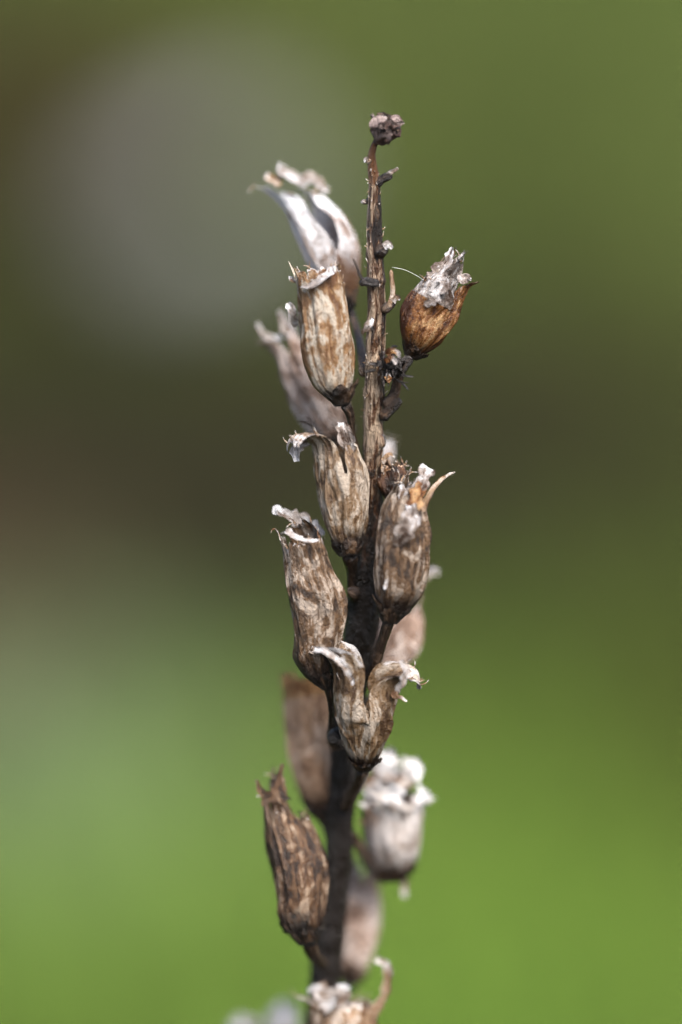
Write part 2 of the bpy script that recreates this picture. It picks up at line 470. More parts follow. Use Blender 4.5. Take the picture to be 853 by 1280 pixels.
root = bpy.data.objects.new("dried_flower_spike", None)
C.objects.link(root)
root.empty_display_size = 0.02
stem_low = world(np.array([[398, 1330, 11.3]]))[0]
root_loc = np.array([stem_low[0] - 0.012, stem_low[1] + 0.01, -0.01])
root.location = root_loc
root["_o"] = [float(v) for v in root_loc]
tag(root, "dried brown flower spike with open papery seed capsules standing upright in focus", "dried plant")

def outer_normals(V, F):
    F = np.asarray(F)
    a, b, c, d = V[F[:, 0]], V[F[:, 1]], V[F[:, 2]], V[F[:, 3]]
    fn = np.cross(c - a, d - b)
    n = np.zeros_like(V)
    for k in range(4):
        np.add.at(n, F[:, k], fn)
    return n / (np.linalg.norm(n, axis=1, keepdims=True) + 1e-20)

def thicken(V, F, nrm, th):
    """closed shell from a quad sheet: outer, inner and rim faces; returns verts, faces, normals, source index"""
    n = len(V)
    th = np.broadcast_to(th, (n,))
    V2 = np.concatenate([V, V - nrm * th[:, None]], 0)
    N2 = np.concatenate([nrm, -nrm], 0)
    F = np.asarray(F)
    inner = F[:, ::-1] + n
    e = np.concatenate([F[:, [0, 1]], F[:, [1, 2]], F[:, [2, 3]], F[:, [3, 0]]], 0)
    key = np.sort(e, 1); kk = key[:, 0].astype(np.int64) * (n + 1) + key[:, 1]
    u, inv, cnt = np.unique(kk, return_inverse=True, return_counts=True)
    be = e[cnt[inv] == 1]
    rimf = np.stack([be[:, 1], be[:, 0], be[:, 0] + n, be[:, 1] + n], 1)
    return V2, np.concatenate([F, inner, rimf], 0), N2, np.concatenate([np.arange(n), np.arange(n)])

SEED = [100]
def shell(base, top, d0, d1, W, valves, ts=0.82, bend=0.0, flat=0.9, ridges=0.03, crumple=0.10, th=2.0, nrow=60, ncol=128, zoff=0.0):
    """capsule wall in photo-pixel units. valves: dicts th0, th1 (deg, 0 right, 90 to the camera), tend, lean, curl, qc, wf, rag"""
    SEED[0] += 13
    sd = SEED[0]
    b = np.array([base[0], -base[1], -mm_to_px(d0)]); t_ = np.array([top[0], -top[1], -mm_to_px(d1)])
    ax = t_ - b; L = np.linalg.norm(ax); T = ax / L
    N1 = np.cross(T, [0, 0, 1.0]); N1 /= np.linalg.norm(N1)
    N2 = np.cross(N1, T)
    th_total = sum(v['th1'] - v['th0'] for v in valves)
    nA = max(4, int(nrow * ts)); nB = max(10, int(nrow * 0.75))
    tA = np.linspace(0, ts, nA) if ts > 0.05 else np.linspace(0, ts, nA)
    cols = [max(6, int(round(ncol * (v['th1'] - v['th0']) / th_total))) for v in valves]
    tot = sum(cols)
    fr = np.array(W, float)
    def wid(t): return spline(fr, np.clip(t, 0, fr[-1, 0]))
    dw = lambda t: (wid(t + 0.01) - wid(t - 0.01)) / (0.02 * L)
    V, A_along, A_rim, FIB = [], [], [], []
    # cup rows (shared, periodic)
    TH = []
    for v, c in zip(valves, cols):
        TH.append(np.radians(v['th0'] + (v['th1'] - v['th0']) * np.arange(c) / c))
    TH = np.concatenate(TH)
    G_t, G_th = np.meshgrid(tA, TH, indexing='ij')
    bendf = (lambda t: spline(np.array(bend, float), np.clip(t, 0, 1))) if isinstance(bend, list) else (lambda t: bend * np.sin(np.pi * np.clip(t, 0, 1)))
    def place(rho, zeta, th, tloc, extra_tan=None):
        # rho radial px, zeta along-axis fraction
        cen_b = bendf(tloc)
        rx = np.cos(th) * rho + cen_b
        rz = np.sin(th) * rho * flat
        return b + (zeta * L)[..., None] * T + rx[..., None] * N1 + rz[..., None] * N2
    def lumps(t, th):
        env = np.sin(np.pi * np.clip(t / 1.1, 0, 1)) ** 0.6
        q = np.stack([np.cos(th) * 1.3, np.sin(th) * 1.3, t * 1.8], -1)
        q2 = np.stack([np.cos(th) * 4.0, np.sin(th) * 4.0, t * 1.7], -1)
        q3 = np.stack([np.cos(th) * 9, np.sin(th) * 9, t * 7], -1)
        cr = 0
        rr_ = np.random.default_rng(sd)
        for k_ in range(11):
            a0, sl, wv, ph = rr_.uniform(0, 2 * np.pi), rr_.uniform(-0.9, 0.9), rr_.uniform(0.0, 0.35), rr_.uniform(0, 6)
            dth = (th - a0 - sl * (t - 0.5) - wv * np.sin(5 * t + ph) + np.pi) % (2 * np.pi) - np.pi
            wd_ = rr_.uniform(0.035, 0.10); t0_ = rr_.uniform(0.2, 0.9); tl_ = rr_.uniform(0.2, 0.5)
            cr = cr + rr_.choice([-1, -1, 1]) * rr_.uniform(0.4, 1.0) * crumple * np.exp(-(dth / wd_) ** 2) * np.exp(-((t - t0_) / tl_) ** 2)
        for k_ in range(9):
            a0, t0_, ra = rr_.uniform(0, 2 * np.pi), rr_.uniform(0.15, 1.0), rr_.uniform(0.25, 0.55)
            dth = (th - a0 + np.pi) % (2 * np.pi) - np.pi
            d2 = (dth / ra) ** 2 + ((t - t0_) / (ra * 0.42)) ** 2
            cr = cr - rr_.uniform(-0.4, 1.2) * crumple * np.exp(-d2 ** 1.5)
        rid = 0.45 - np.abs(fbm(np.stack([np.cos(th) * 2.3 + 7, np.sin(th) * 2.3, t * 1.5], -1), sd + 21, 2)) * 1.6
        rid2 = 0.45 - np.abs(fbm(np.stack([np.cos(th) * 5.5 + 3, np.sin(th) * 5.5, t * 3.2], -1), sd + 25, 2)) * 1.6
        vein = np.cos(23 * th + sd + 1.5 * np.sin(4 * t + sd)) * (0.5 + 0.5 * vnoise(np.stack([np.cos(th) * 3, np.sin(th) * 3, t * 3], -1), sd + 31))
        cr = cr + crumple * (0.75 * rid + 0.40 * rid2) + 0.010 * vein
        return env * cr + env * (crumple * 1.6 * fbm(q, sd, 2) + crumple * 0.9 * fbm(q2, sd + 3, 2) + crumple * 0.35 * fbm(q3, sd + 5, 2)
                      + ridges * np.cos(2 * th + sd) + ridges * 0.6 * np.cos(7 * th + sd * 2 + 2 * t))
    wA = wid(G_t)
    rA = wA * (1 + lumps(G_t, G_th))
    PA = place(rA, G_t, G_th, G_t)
    V.append(PA.reshape(-1, 3))
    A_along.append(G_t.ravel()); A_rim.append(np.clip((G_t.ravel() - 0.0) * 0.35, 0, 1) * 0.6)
    pxmm = PXM * 1000
    wmax = fr[:, 1].max()
    def fibv(th, t): return np.stack([np.cos(th) * wmax * pxmm, np.sin(th) * wmax * pxmm, t * L * pxmm], -1) + sd * 1.7
    FIB.append(fibv(G_th, G_t).reshape(-1, 3))
    idxA = np.arange(nA * tot).reshape(nA, tot)
    F_cup = []
    for c in range(tot):
        c2 = (c + 1) % tot
        F_cup.append(np.stack([idxA[:-1, c], idxA[:-1, c2], idxA[1:, c2], idxA[1:, c]], 1))
    F_cup = np.concatenate(F_cup, 0)
    F_val = []
    off = nA * tot; c0 = 0
    for vi, (v, c) in enumerate(zip(valves, cols)):
        th0, th1 = np.radians(v['th0']), np.radians(v['th1'])
        thc, hw = (th0 + th1) / 2, (th1 - th0) / 2
        s = np.linspace(-1, 1, c + 1)
        tend = v.get('tend', 1.0); rag = v.get('rag', 0.06)
        jag = (v.get('tooth', 0.25) * np.abs(s) ** 1.6 * (tend - ts)
               + rag * (0.7 * vnoise(np.stack([s * 3.1 + sd, s * 0 + vi, s * 0], -1), sd) + 0.7 * vnoise(np.stack([s * 9 + sd, s * 0 + vi * 7, s * 0], -1), sd + 1) + 0.5 * vnoise(np.stack([s * 23 + sd, s * 0 + vi * 7, s * 0], -1), sd + 2)))
        te = np.maximum(ts + 0.03, tend - jag)
        q = np.linspace(0, 1, nB + 1)[1:]
        # centre line by integration on a fine grid
        ng = 120
        tg = np.linspace(ts, tend + 0.12, ng); qg = (tg - ts) / (tend - ts)
        al = np.arctan(dw(np.minimum(tg, 0.98))) * (1 - smooth((tg - 0.98) / 0.1)) if False else np.arctan(dw(np.minimum(tg, 0.985)))
        al = al + v.get('lean', 0) * smooth(qg * 1.6) + v.get('curl', 0) * np.clip((qg - v.get('qc', 0.4)) / (1 - v.get('qc', 0.4)), 0, 1.15) ** 1.3
        ds = (tg[1] - tg[0]) * L
        rho = wid(ts) + np.concatenate([[0], np.cumsum(np.sin(al[:-1]) * ds)])
        zet = ts + np.concatenate([[0], np.cumsum(np.cos(al[:-1]) * ds)]) / L
        Q, S = np.meshgrid(q, s, indexing='ij')
        tt = ts + Q * (te[None, :] - ts)
        qq = (tt - ts) / (tend - ts)
        r_c = np.interp(tt, tg, rho); z_c = np.interp(tt, tg, zet); a_c = np.interp(tt, tg, al)
        f = spline(v.get('wf', [(0, 1), (0.5, 0.92), (1, 0.6)]), np.clip(qq, 0, 1))
        phi = S * hw * f
        w0 = wid(np.minimum(tt, 1.0)) * 0.6 + wid(ts) * 0.4 if v.get('follow', True) else wid(ts) + 0 * tt
        bl = smooth(qq * 3)
        w0 = wid(ts) * (1 - bl) + w0 * bl
        cupf = 1 + (v.get('cup', 1.0) - 1) * smooth(qq * 2)   # >1 stronger cross curl, <1 flatter
        lm = lumps(np.minimum(tt, 1.0), thc + phi) * w0
        lm = lm + v.get('fold', 0.0) * w0 * (0.5 - np.abs(S)) * smooth(qq * 2.5)
        radial = r_c - w0 * (1 - np.cos(phi * cupf)) / np.maximum(cupf, 0.2) + lm * np.cos(a_c)
        tang = w0 * np.sin(phi * cupf) / np.maximum(cupf, 0.2)
        crn = v.get('crinkle', 0.06) * wmax * smooth(qq * 1.5) * fbm(np.stack([S * 2.2 + vi * 5, qq * 3.0, qq * 0 + sd], -1), sd + 9, 3)
        radial = radial + crn * np.cos(a_c)
        zz = z_c - (crn + lm) * np.sin(a_c) / L
        cen_b = bendf(tt)
        rdir = np.array([np.cos(thc), np.sin(thc)]); tdir = np.array([-np.sin(thc), np.cos(thc)])
        cx = rdir[0] * radial + tdir[0] * tang + cen_b
        cz = (rdir[1] * radial + tdir[1] * tang) * flat
        P = b + (zz * L)[..., None] * T + cx[..., None] * N1 + cz[..., None] * N2
        V.append(P.reshape(-1, 3))
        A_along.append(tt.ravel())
        rimv = np.maximum(Q, 0) ** 1.2
        A_rim.append((v.get('pale', 1.0) * (0.21 * ts + (1 - 0.21 * ts) * rimv)).ravel())
        FIB.append(fibv(thc + phi, tt).reshape(-1, 3))
        ids = np.arange(nB * (c + 1)).reshape(nB, c + 1) + off
        first = np.concatenate([idxA[-1, c0:c0 + c], [idxA[-1, (c0 + c) % tot]]])
        ids = np.concatenate([first[None], ids], 0)
        F_val.append(np.stack([ids[:-1, :-1], ids[:-1, 1:], ids[1:, 1:], ids[1:, :-1]], -1).reshape(-1, 4))
        off += nB * (c + 1); c0 += c
    V = np.concatenate(V, 0)
    al_, ri_, fi_ = np.concatenate(A_along), np.concatenate(A_rim), np.concatenate(FIB, 0)
    allF = np.concatenate([F_cup] + F_val, 0)
    nrm = outer_normals(V, allF)
    # orientation: outward for cup
    cenA = b + T * (ts * 0.5 * L)
    mid = idxA[nA // 2]
    if np.mean(np.sum((V[mid] - V[mid].mean(0)) * nrm[mid], 1)) < 0:
        nrm = -nrm; F_cup = F_cup[:, ::-1]; F_val = [f[:, ::-1] for f in F_val]
    ffr = nrm if False else nrm
    return dict(V=V, F_cup=F_cup, F_val=F_val, n=nrm, along=al_, rim=ri_, fib=fi_, th=th, dref=(d0 + d1) / 2, names=[v.get('name', 'valve') for v in valves])

def emit(name, S, F, mat, parent, origin_i=None):
    used, inv = np.unique(F, return_inverse=True)
    F2 = inv.reshape(F.shape)
    V, n = S['V'][used], S['n'][used]
    V2, F3, N2, src = thicken(V, F2, n, S['th'] * (1.0 - 0.75 * np.clip(S['rim'][used], 0, 1)))
    u = used[src]
    PX = np.stack([V2[:, 0], -V2[:, 1], -V2[:, 2] * PXM * 1000], -1)
    WV = world(PX, S['dref'])
    WN = N2[:, 0:1] * RIGHT + N2[:, 1:2] * UP - N2[:, 2:3] * FWD
    org = WV[:8].mean(0)
    return link(name, WV, F3, mat, parent, org, attrs={"along": S['along'][u], "rim": S['rim'][u], "fib": S['fib'][u]}, normals=WN)

def tube(name, pts, mat, parent, seg=14, step=3.0, lump=0.10, dref=None, along=None, rimv=0.0, seedk=0, rounded=True, knots=()):
    """pts: (px, py, d mm, radius px)"""
    SEED[0] += 7
    pts = np.array(pts, float)
    dd = np.linalg.norm(np.diff(pts[:, :2], axis=0), axis=1) + np.abs(np.diff(pts[:, 2])) * 5 + 1e-6
    u = np.concatenate([[0], np.cumsum(dd)]); n = max(6, int(u[-1] / step))
    uu = np.linspace(0, u[-1], n)
    P = np.stack([spline(np.stack([u, pts[:, k]], 1), uu) for k in range(4)], -1)
    Q = np.stack([P[:, 0], -P[:, 1], -mm_to_px(P[:, 2])], -1)
    T = np.gradient(Q, axis=0); T /= np.linalg.norm(T, axis=1, keepdims=True)
    ref = np.array([0, 0, 1.0]); 
    N1 = np.cross(T, ref); bad = np.linalg.norm(N1, axis=1) < 0.2
    N1[bad] = np.cross(T[bad], [0, 1.0, 0]); N1 /= np.linalg.norm(N1, axis=1, keepdims=True)
    N2 = np.cross(N1, T)
    th = np.linspace(0, 2 * np.pi, seg, endpoint=False)
    rad = P[:, 3] * 1.0
    if rounded:
        e_ = np.minimum(uu, u[-1] - uu) / (0.9 * np.maximum(rad, 0.5))
        rad = rad * np.sqrt(np.clip(1 - (1 - np.clip(e_, 0, 1)) ** 2, 0.06, 1))
    TT, UU = np.meshgrid(th, uu, indexing='xy')
    r = rad[:, None] * (1 + lump * fbm(np.stack([np.cos(TT) * 1.6, np.sin(TT) * 1.6, UU / 22], -1), SEED[0], 3)
                        + 0.5 * lump * fbm(np.stack([np.cos(TT) * 5, np.sin(TT) * 5, UU / 30], -1), SEED[0] + 2, 2))
    for (ku, kw, ka) in knots:
        r = r * (1 + ka * np.exp(-((UU - ku) / kw) ** 2))
    V = Q[:, None, :] + r[..., None] * (np.cos(TT)[..., None] * N1[:, None, :] + np.sin(TT)[..., None] * N2[:, None, :])
    idx = np.arange(n * seg).reshape(n, seg)
    F = np.stack([idx[:-1], np.roll(idx, -1, 1)[:-1], np.roll(idx, -1, 1)[1:], idx[1:]], -1).reshape(-1, 4).tolist()
    F += [idx[0][::-1].tolist(), idx[-1].tolist()]
    V = V.reshape(-1, 3)
    WV = world(np.stack([V[:, 0], -V[:, 1], -V[:, 2] * PXM * 1000], -1), dref)
    k = PXM * 1000
    fib = np.stack([np.cos(TT) * rad.max() * k, np.sin(TT) * rad.max() * k, UU * k], -1).reshape(-1, 3) + SEED[0]
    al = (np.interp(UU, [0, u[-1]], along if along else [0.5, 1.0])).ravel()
    if callable(rimv): rr = rimv(UU / u[-1]).ravel()
    else: rr = np.full(len(V), rimv)
    return link(name, WV, F, mat, parent, WV[:seg].mean(0), attrs={"along": al, "rim": rr, "fib": fib})

def ribbon(name, pts, mat, parent, nrmhint=(0, 0, 1), nu=11, step=1.6, th=0.6, crumple=0.30, cup=0.3, twist=0.0, pale=(0.3, 1.0), rag=0.4, dref=None, join=None):
    """papery strip along pts (px, py, d mm, half width px)"""
    SEED[0] += 5
    pts = np.array(pts, float)
    dd = np.linalg.norm(np.diff(pts[:, :2], axis=0), axis=1) + np.abs(np.diff(pts[:, 2])) * 8 + 1e-6
    u = np.concatenate([[0], np.cumsum(dd)]); n = max(8, int(u[-1] / step))
    uu = np.linspace(0, u[-1], n)
    P = np.stack([spline(np.stack([u, pts[:, k]], 1), uu) for k in range(4)], -1)
    Q = np.stack([P[:, 0], -P[:, 1], -mm_to_px(P[:, 2])], -1)
    T = np.gradient(Q, axis=0); T /= np.linalg.norm(T, axis=1, keepdims=True) + 1e-9
    ref = np.array(nrmhint, float)
    B = np.cross(T, ref); B /= np.linalg.norm(B, axis=1, keepdims=True) + 1e-9
    Nn = np.cross(B, T)
    tw = np.linspace(0, twist, n)[:, None]
    B, Nn = B * np.cos(tw) + Nn * np.sin(tw), Nn * np.cos(tw) - B * np.sin(tw)
    s = np.linspace(-1, 1, nu)
    S_, U_ = np.meshgrid(s, uu, indexing='xy')
    hw = np.maximum(P[:, 3], 0.3)[:, None] * (1 + rag * vnoise(np.stack([np.sign(S_) * 3 + SEED[0], U_ / 5, U_ * 0], -1), SEED[0]) * np.abs(S_) ** 2)
    wm = P[:, 3].max()
    off = cup * hw * (S_ ** 2) + crumple * wm * fbm(np.stack([S_ * 1.5, U_ / 9, U_ * 0 + SEED[0]], -1), SEED[0] + 1, 3)
    V = (Q[:, None] + (hw * S_)[..., None] * B[:, None] + off[..., None] * Nn[:, None]).reshape(-1, 3)
    idx = np.arange(n * nu).reshape(n, nu)
    F = np.stack([idx[:-1, :-1], idx[:-1, 1:], idx[1:, 1:], idx[1:, :-1]], -1).reshape(-1, 4)
    nr = outer_normals(V, F)
    # keep facing consistent with the winding
    V2, F2, N2, src = thicken(V, F, nr, th)
    k = PXM * 1000
    fib = np.stack([S_ * wm * k, S_ * 0, U_ * k], -1).reshape(-1, 3) + SEED[0] * 1.3
    rim = np.interp(U_ / u[-1], [0, 1], pale).ravel()
    al = (0.5 + 0.5 * U_ / u[-1]).ravel()
    PX = np.stack([V2[:, 0], -V2[:, 1], -V2[:, 2] * k], -1)
    WV = world(PX, dref)
    WN = N2[:, 0:1] * RIGHT + N2[:, 1:2] * UP - N2[:, 2:3] * FWD
    data = (WV, F2, WN, al[src], rim[src], fib[src])
    if join is not None:
        join.append(data); return None
    return link(name, WV, F2, mat, parent, WV[0], attrs={"along": data[3], "rim": data[4], "fib": data[5]}, normals=WN)

def joined(name, parts, mat, parent):
    o, Vs, Fs, Ns, a, r, f = 0, [], [], [], [], [], []
    for WV, F2, WN, al, ri, fi in parts:
        Vs.append(WV); Fs.append(np.asarray(F2) + o); Ns.append(WN); a.append(al); r.append(ri); f.append(fi); o += len(WV)
    V = np.concatenate(Vs)
    return link(name, V, np.concatenate(Fs), mat, parent, V[0], attrs={"along": np.concatenate(a), "rim": np.concatenate(r), "fib": np.concatenate(f)}, normals=np.concatenate(Ns))

def capsule(mat, base, top, d0, d1, W, valves, label=None, calyx=True, stalk=None, vmats=None, fibres=16, fibremat='straw', **kw):
    S = shell(base, top, d0, d1, W, valves, **kw)
    cup = emit("seed_capsule", S, S['F_cup'], M[mat], root)
    if label: cup["label"] = label
    for i, Fv in enumerate(S['F_val']):
        emit("valve", S, Fv, M[(vmats or {}).get(i, mat)], cup)
    if calyx:
        ln = calyx if isinstance(calyx, (int, float)) and not isinstance(calyx, bool) else 0.17
        bb, tt = np.array([*base, d0], float), np.array([*top, d1], float)
        t2 = bb + (tt - bb) * ln * 1.0
        fr = np.array(W, float)
        Wc = [(x, float(spline(fr, np.array([x * ln]))[0]) * 1.07 + 1.2) for x in (0, 0.25, 0.5, 0.75, 1.0)]
        vs = [dict(th0=-20 + 72 * k, th1=52 + 72 * k, tend=1.0 + 0.25 * math.sin(k * 2.3 + base[0]), lean=0.05, curl=0.35 * math.sin(k * 1.7 + base[1]), qc=0.4,
                   wf=[(0, 1), (0.5, 0.8), (1, 0.15)], rag=0.05, tooth=0.1, pale=0.8) for k in range(5)]
        Sc = shell(base, tuple(t2[:2]), d0, t2[2], Wc, vs, ts=0.4, flat=kw.get('flat', 0.9), th=1.8, crumple=0.12, nrow=16, ncol=60, bend=0)
        emit("calyx", Sc, np.concatenate([Sc['F_cup']] + Sc['F_val'], 0), M['calyx'], cup)
    rimv = np.where(S['rim'] > 0.93)[0]
    if fibres and len(rimv):
        fr_ = []
        rf = np.random.default_rng(SEED[0])
        cenp = np.array([S['V'][:, 0].mean(), S['V'][:, 1].mean(), S['V'][:, 2].mean()])
        for k in range(fibres):
            p = S['V'][rf.choice(rimv)]
            dr = (p - cenp) / np.linalg.norm(p - cenp) + rf.normal(0, 0.55, 3)
            dr /= np.linalg.norm(dr); ln = rf.uniform(4, 13)
            side = np.cross(dr, rf.normal(0, 1, 3)); side /= np.linalg.norm(side)
            q = [p - dr * 2, p + dr * ln * .4, p + dr * ln * .75 + side * ln * .18, p + dr * ln + side * ln * .42]
            ribbon("x", [(a[0], -a[1], -a[2] * PXM * 1000, h) for a, h in zip(q, (.9, .7, .5, .3))], None, None, nrmhint=(0.1, 0.2, 1), nu=3, step=1.5, th=0.6, crumple=0, dref=S['dref'], join=fr_)
        joined("frayed_fibres", fr_, M['petal' if fibremat is None else fibremat], cup)
    if stalk:
        tube("stalk", stalk, M['stalk'], cup, seg=12, lump=0.2)
    return cup

def V_(th0, th1, tend=1.0, **kw):
    return dict(th0=th0, th1=th1, tend=tend, **kw)

# ------------------------------------------------------------------ the stem down to the ground
stem_pts = [(473, 172, 4), (468, 182, 4.5), (465, 195, 5.5), (466, 210, 7), (468, 226, 8), (468, 245, 9), (468, 280, 10.5), (469, 310, 11), (470, 345, 12),
            (471, 385, 13), (470, 430, 13.5), (468, 480, 13.5), (467, 520, 14), (467, 560, 14), (466, 600, 14.5), (463, 650, 16), (459, 700, 20),
            (455, 760, 22), (447, 820, 21), (439, 870, 19), (431, 930, 17), (427, 1000, 17), (424, 1060, 17.5), (418, 1120, 18), (411, 1180, 19), (405, 1240, 19), (398, 1330, 20)]
sp = [(x, y, stem_d(y), r * (0.9 if y < 620 else 1.0)) for x, y, r in stem_pts]
def stem_rim(u): return 1.0 - smooth(u / 0.08)
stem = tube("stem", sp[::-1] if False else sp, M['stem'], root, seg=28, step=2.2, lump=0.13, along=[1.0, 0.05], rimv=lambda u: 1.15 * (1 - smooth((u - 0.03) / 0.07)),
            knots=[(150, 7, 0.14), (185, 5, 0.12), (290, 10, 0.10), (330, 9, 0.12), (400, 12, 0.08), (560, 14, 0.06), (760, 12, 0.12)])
# lower stalk, from the frame's lower edge to the soil
def lower_stem():
    n, seg = 60, 16
    t = np.linspace(0, 1, n)
    a = stem_low; b2 = root_loc
    P = a[None] * (1 - t[:, None]) + b2[None] * t[:, None]
    P[:, 0] += 0.004 * np.sin(t * 5) * t
    th = np.linspace(0, 2 * np.pi, seg, endpoint=False)
    r0 = 20 * PXM * 1.03
    V = P[:, None] + (r0 * (1 + 0.5 * t))[:, None, None] * np.stack([np.cos(th), np.sin(th), 0 * th], -1)[None] * (1 + 0.08 * rng.standard_normal((n, seg, 1)) * 0.3)
    idx = np.arange(n * seg).reshape(n, seg)
    F = np.stack([idx[:-1], np.roll(idx, -1, 1)[:-1], np.roll(idx, -1, 1)[1:], idx[1:]], -1).reshape(-1, 4)
    V = V.reshape(-1, 3)
    fib = (V - root_loc) * 1000
    link("lower_stem", V, F, M['stalk'], root, root_loc, attrs={"along": np.full(len(V), 0.5), "rim": np.zeros(len(V)), "fib": fib})
lower_stem()

# ------------------------------------------------------------------ seed capsules, from the top down
# A bleached, blurred, split lengthwise, upper left
A = capsule('white', (438, 386), (372, 236), 5.0, 6.8, [(0, 6), (.12, 17), (.35, 31), (.55, 35), (.75, 31), (.9, 24), (1, 19)],
        [V_(75, 255, 1.12, wf=[(0, 1), (.2, .84), (.45, .74), (.7, .76), (.85, .55), (1, .25)], lean=0.05, curl=1.0, qc=0.6, rag=0.10, crinkle=0.14),
         V_(255, 435, 1.02, wf=[(0, 1), (.2, .88), (.45, .80), (.7, .80), (.85, .62), (1, .3)], lean=-0.05, curl=-0.5, qc=0.6, rag=0.10, crinkle=0.14)],
        ts=0.38, bend=7, label="bleached white capsule split lengthwise at upper left of the spike", stalk=[(437, 384, 6.5, 6), (446, 412, 5, 5), (452, 440, 3, 6), (458, 470, 1.5, 8)])
ribbon("withered_petal", [(384, 232, 6.6, 6), (366, 222, 6.6, 8), (352, 212, 6.6, 7), (349, 203, 6.6, 2)], M['petal'], A, nrmhint=(0.3, 0.6, 0.8))
ribbon("withered_petal", [(352, 228, 6.6, 7), (340, 224, 6.6, 6), (332, 220, 6.6, 4)], M['straw'], A, nrmhint=(0.2, 0.5, 0.8))
ribbon("withered_petal", [(372, 225, 6.8, 6), (390, 224, 7.0, 8), (410, 240, 7.0, 5)], M['petal'], A, nrmhint=(0.3, 0.6, 0.8))

# B tan, in focus, left of the stem
B = capsule('tan', (428, 507), (400, 347), -0.5, -0.2, [(0, 7), (.07, 16), (.17, 25), (.3, 31), (.47, 34), (.7, 33), (.875, 30), (1, 28)],
        [V_(10, 150, 1.06, wf=[(0, 1), (.5, .95), (1, .85)], lean=-0.05, curl=-0.9, qc=0.7, rag=0.09, tooth=-0.25, crinkle=0.12),
         V_(150, 235, 1.12, wf=[(0, 1), (.5, .8), (1, .4)], lean=0.1, curl=0.3, qc=0.5, rag=0.12, pale=0.85),
         V_(235, 370, 1.0, wf=[(0, 1), (.5, .9), (1, .6)], rag=0.08)],
        ts=0.84, bend=[(0, 0), (.07, -2), (.17, -6), (.3, -6), (.47, -5), (.7, -3), (.875, -1.5), (1, 0)], label="plump tan capsule with white torn rim left of the stem", stalk=[(430, 503, -0.4, 8), (437, 515, 0, 6), (440, 540, 1, 4.5), (446, 565, 2, 6)])
ribbon("withered_petal", [(372, 408, -0.6, 3), (367, 398, -1.2, 7), (364, 386, -1.4, 6), (361, 378, -1.2, 3)], M['petal'], B, nrmhint=(-0.4, 0.2, 0.9))
ribbon("withered_petal", [(374, 352, 0.4, 4), (367, 352, 0.2, 5), (361, 347, 0.0, 3)], M['petal'], B, nrmhint=(-0.2, 0.7, 0.6), crumple=0.5)
ribbon("withered_petal", [(378, 358, -1.6, 3), (390, 357, -2.1, 6), (403, 348, -2.1, 7), (413, 340, -1.6, 6), (415, 333, -1.2, 3)], M['petal'], B, nrmhint=(-0.2, 0.8, 0.7), crumple=0.4)

# C pinkish, blurred, behind B
Cc = capsule('pink', (430, 562), (356, 424), 6.0, 8.0, [(0, 8), (.2, 28), (.45, 34), (.7, 30), (.88, 20), (1, 15)],
        [V_(90, 270, 1.12, wf=[(0, 1), (.5, .8), (1, .25)], lean=0.1, curl=0.9, qc=0.4),
         V_(270, 450, 1.16, wf=[(0, 1), (.5, .8), (1, .2)], lean=0.0, curl=-0.1, qc=0.5)],
        ts=0.7, label="blurred pinkish capsule behind the tan one", stalk=[(430, 560, 6, 7), (442, 590, 4, 6), (455, 620, 3, 8)])
ribbon("withered_petal", [(352, 424, 7.8, 6), (340, 424, 8, 6), (328, 416, 8.2, 5), (321, 404, 8.2, 3)], M['petal'], Cc, nrmhint=(0.1, 0.8, 0.6))
ribbon("withered_petal", [(366, 424, 7.4, 9), (358, 405, 7.8, 7), (349, 388, 8.2, 3)], M['petal'], Cc)
tube("style", [(404, 556, 3.5, 1.6), (396, 540, 3, 1.4), (384, 529, 2.6, 1.3), (374, 526, 2.6, 1.8)], M['stalk'], Cc, seg=8)

# D drab, with a hooked tip
D = capsule('drab', (438, 694), (420, 568), 0.6, 0.4, [(0, 12), (.1, 17), (.19, 21), (.35, 27), (.5, 31), (.67, 34), (.83, 34), (1, 30)],
        [V_(-45, 78, 1.16, wf=[(0, 1), (.5, .85), (1, .5)], lean=-0.10, curl=-0.6, qc=0.5, rag=0.07, crinkle=0.10, tooth=0.1),
         V_(78, 222, 1.46, wf=[(0, 1), (.35, .90), (.65, .72), (1, .6)], lean=0.10, curl=3.0, qc=0.36, rag=0.07, crinkle=0.14, tooth=0.15),
         V_(222, 315, 1.05, rag=0.06)],
        ts=0.80, bend=[(0, 0), (.19, 0), (.35, 1.5), (.5, 3), (.67, 3), (.83, 2), (1, 1)], label="drab capsule whose left tip curls over like a hook", stalk=[(437, 690, 0.6, 12), (440, 712, 1.4, 7), (441, 738, 2.4, 6.5), (446, 752, 3.2, 8)])
ribbon("withered_petal", [(384, 551, 0.2, 6), (374, 556, 0, 8), (370, 566, -0.2, 7), (371, 577, -0.2, 4)], M['petal'], D, nrmhint=(-0.3, 0.3, 0.9), crumple=0.4)
ribbon("withered_petal", [(438, 566, -0.6, 7), (434, 552, -0.8, 9), (430, 540, -0.8, 9), (428, 528, -0.4, 5)], M['ash'], D, crumple=0.45, rag=0.3)

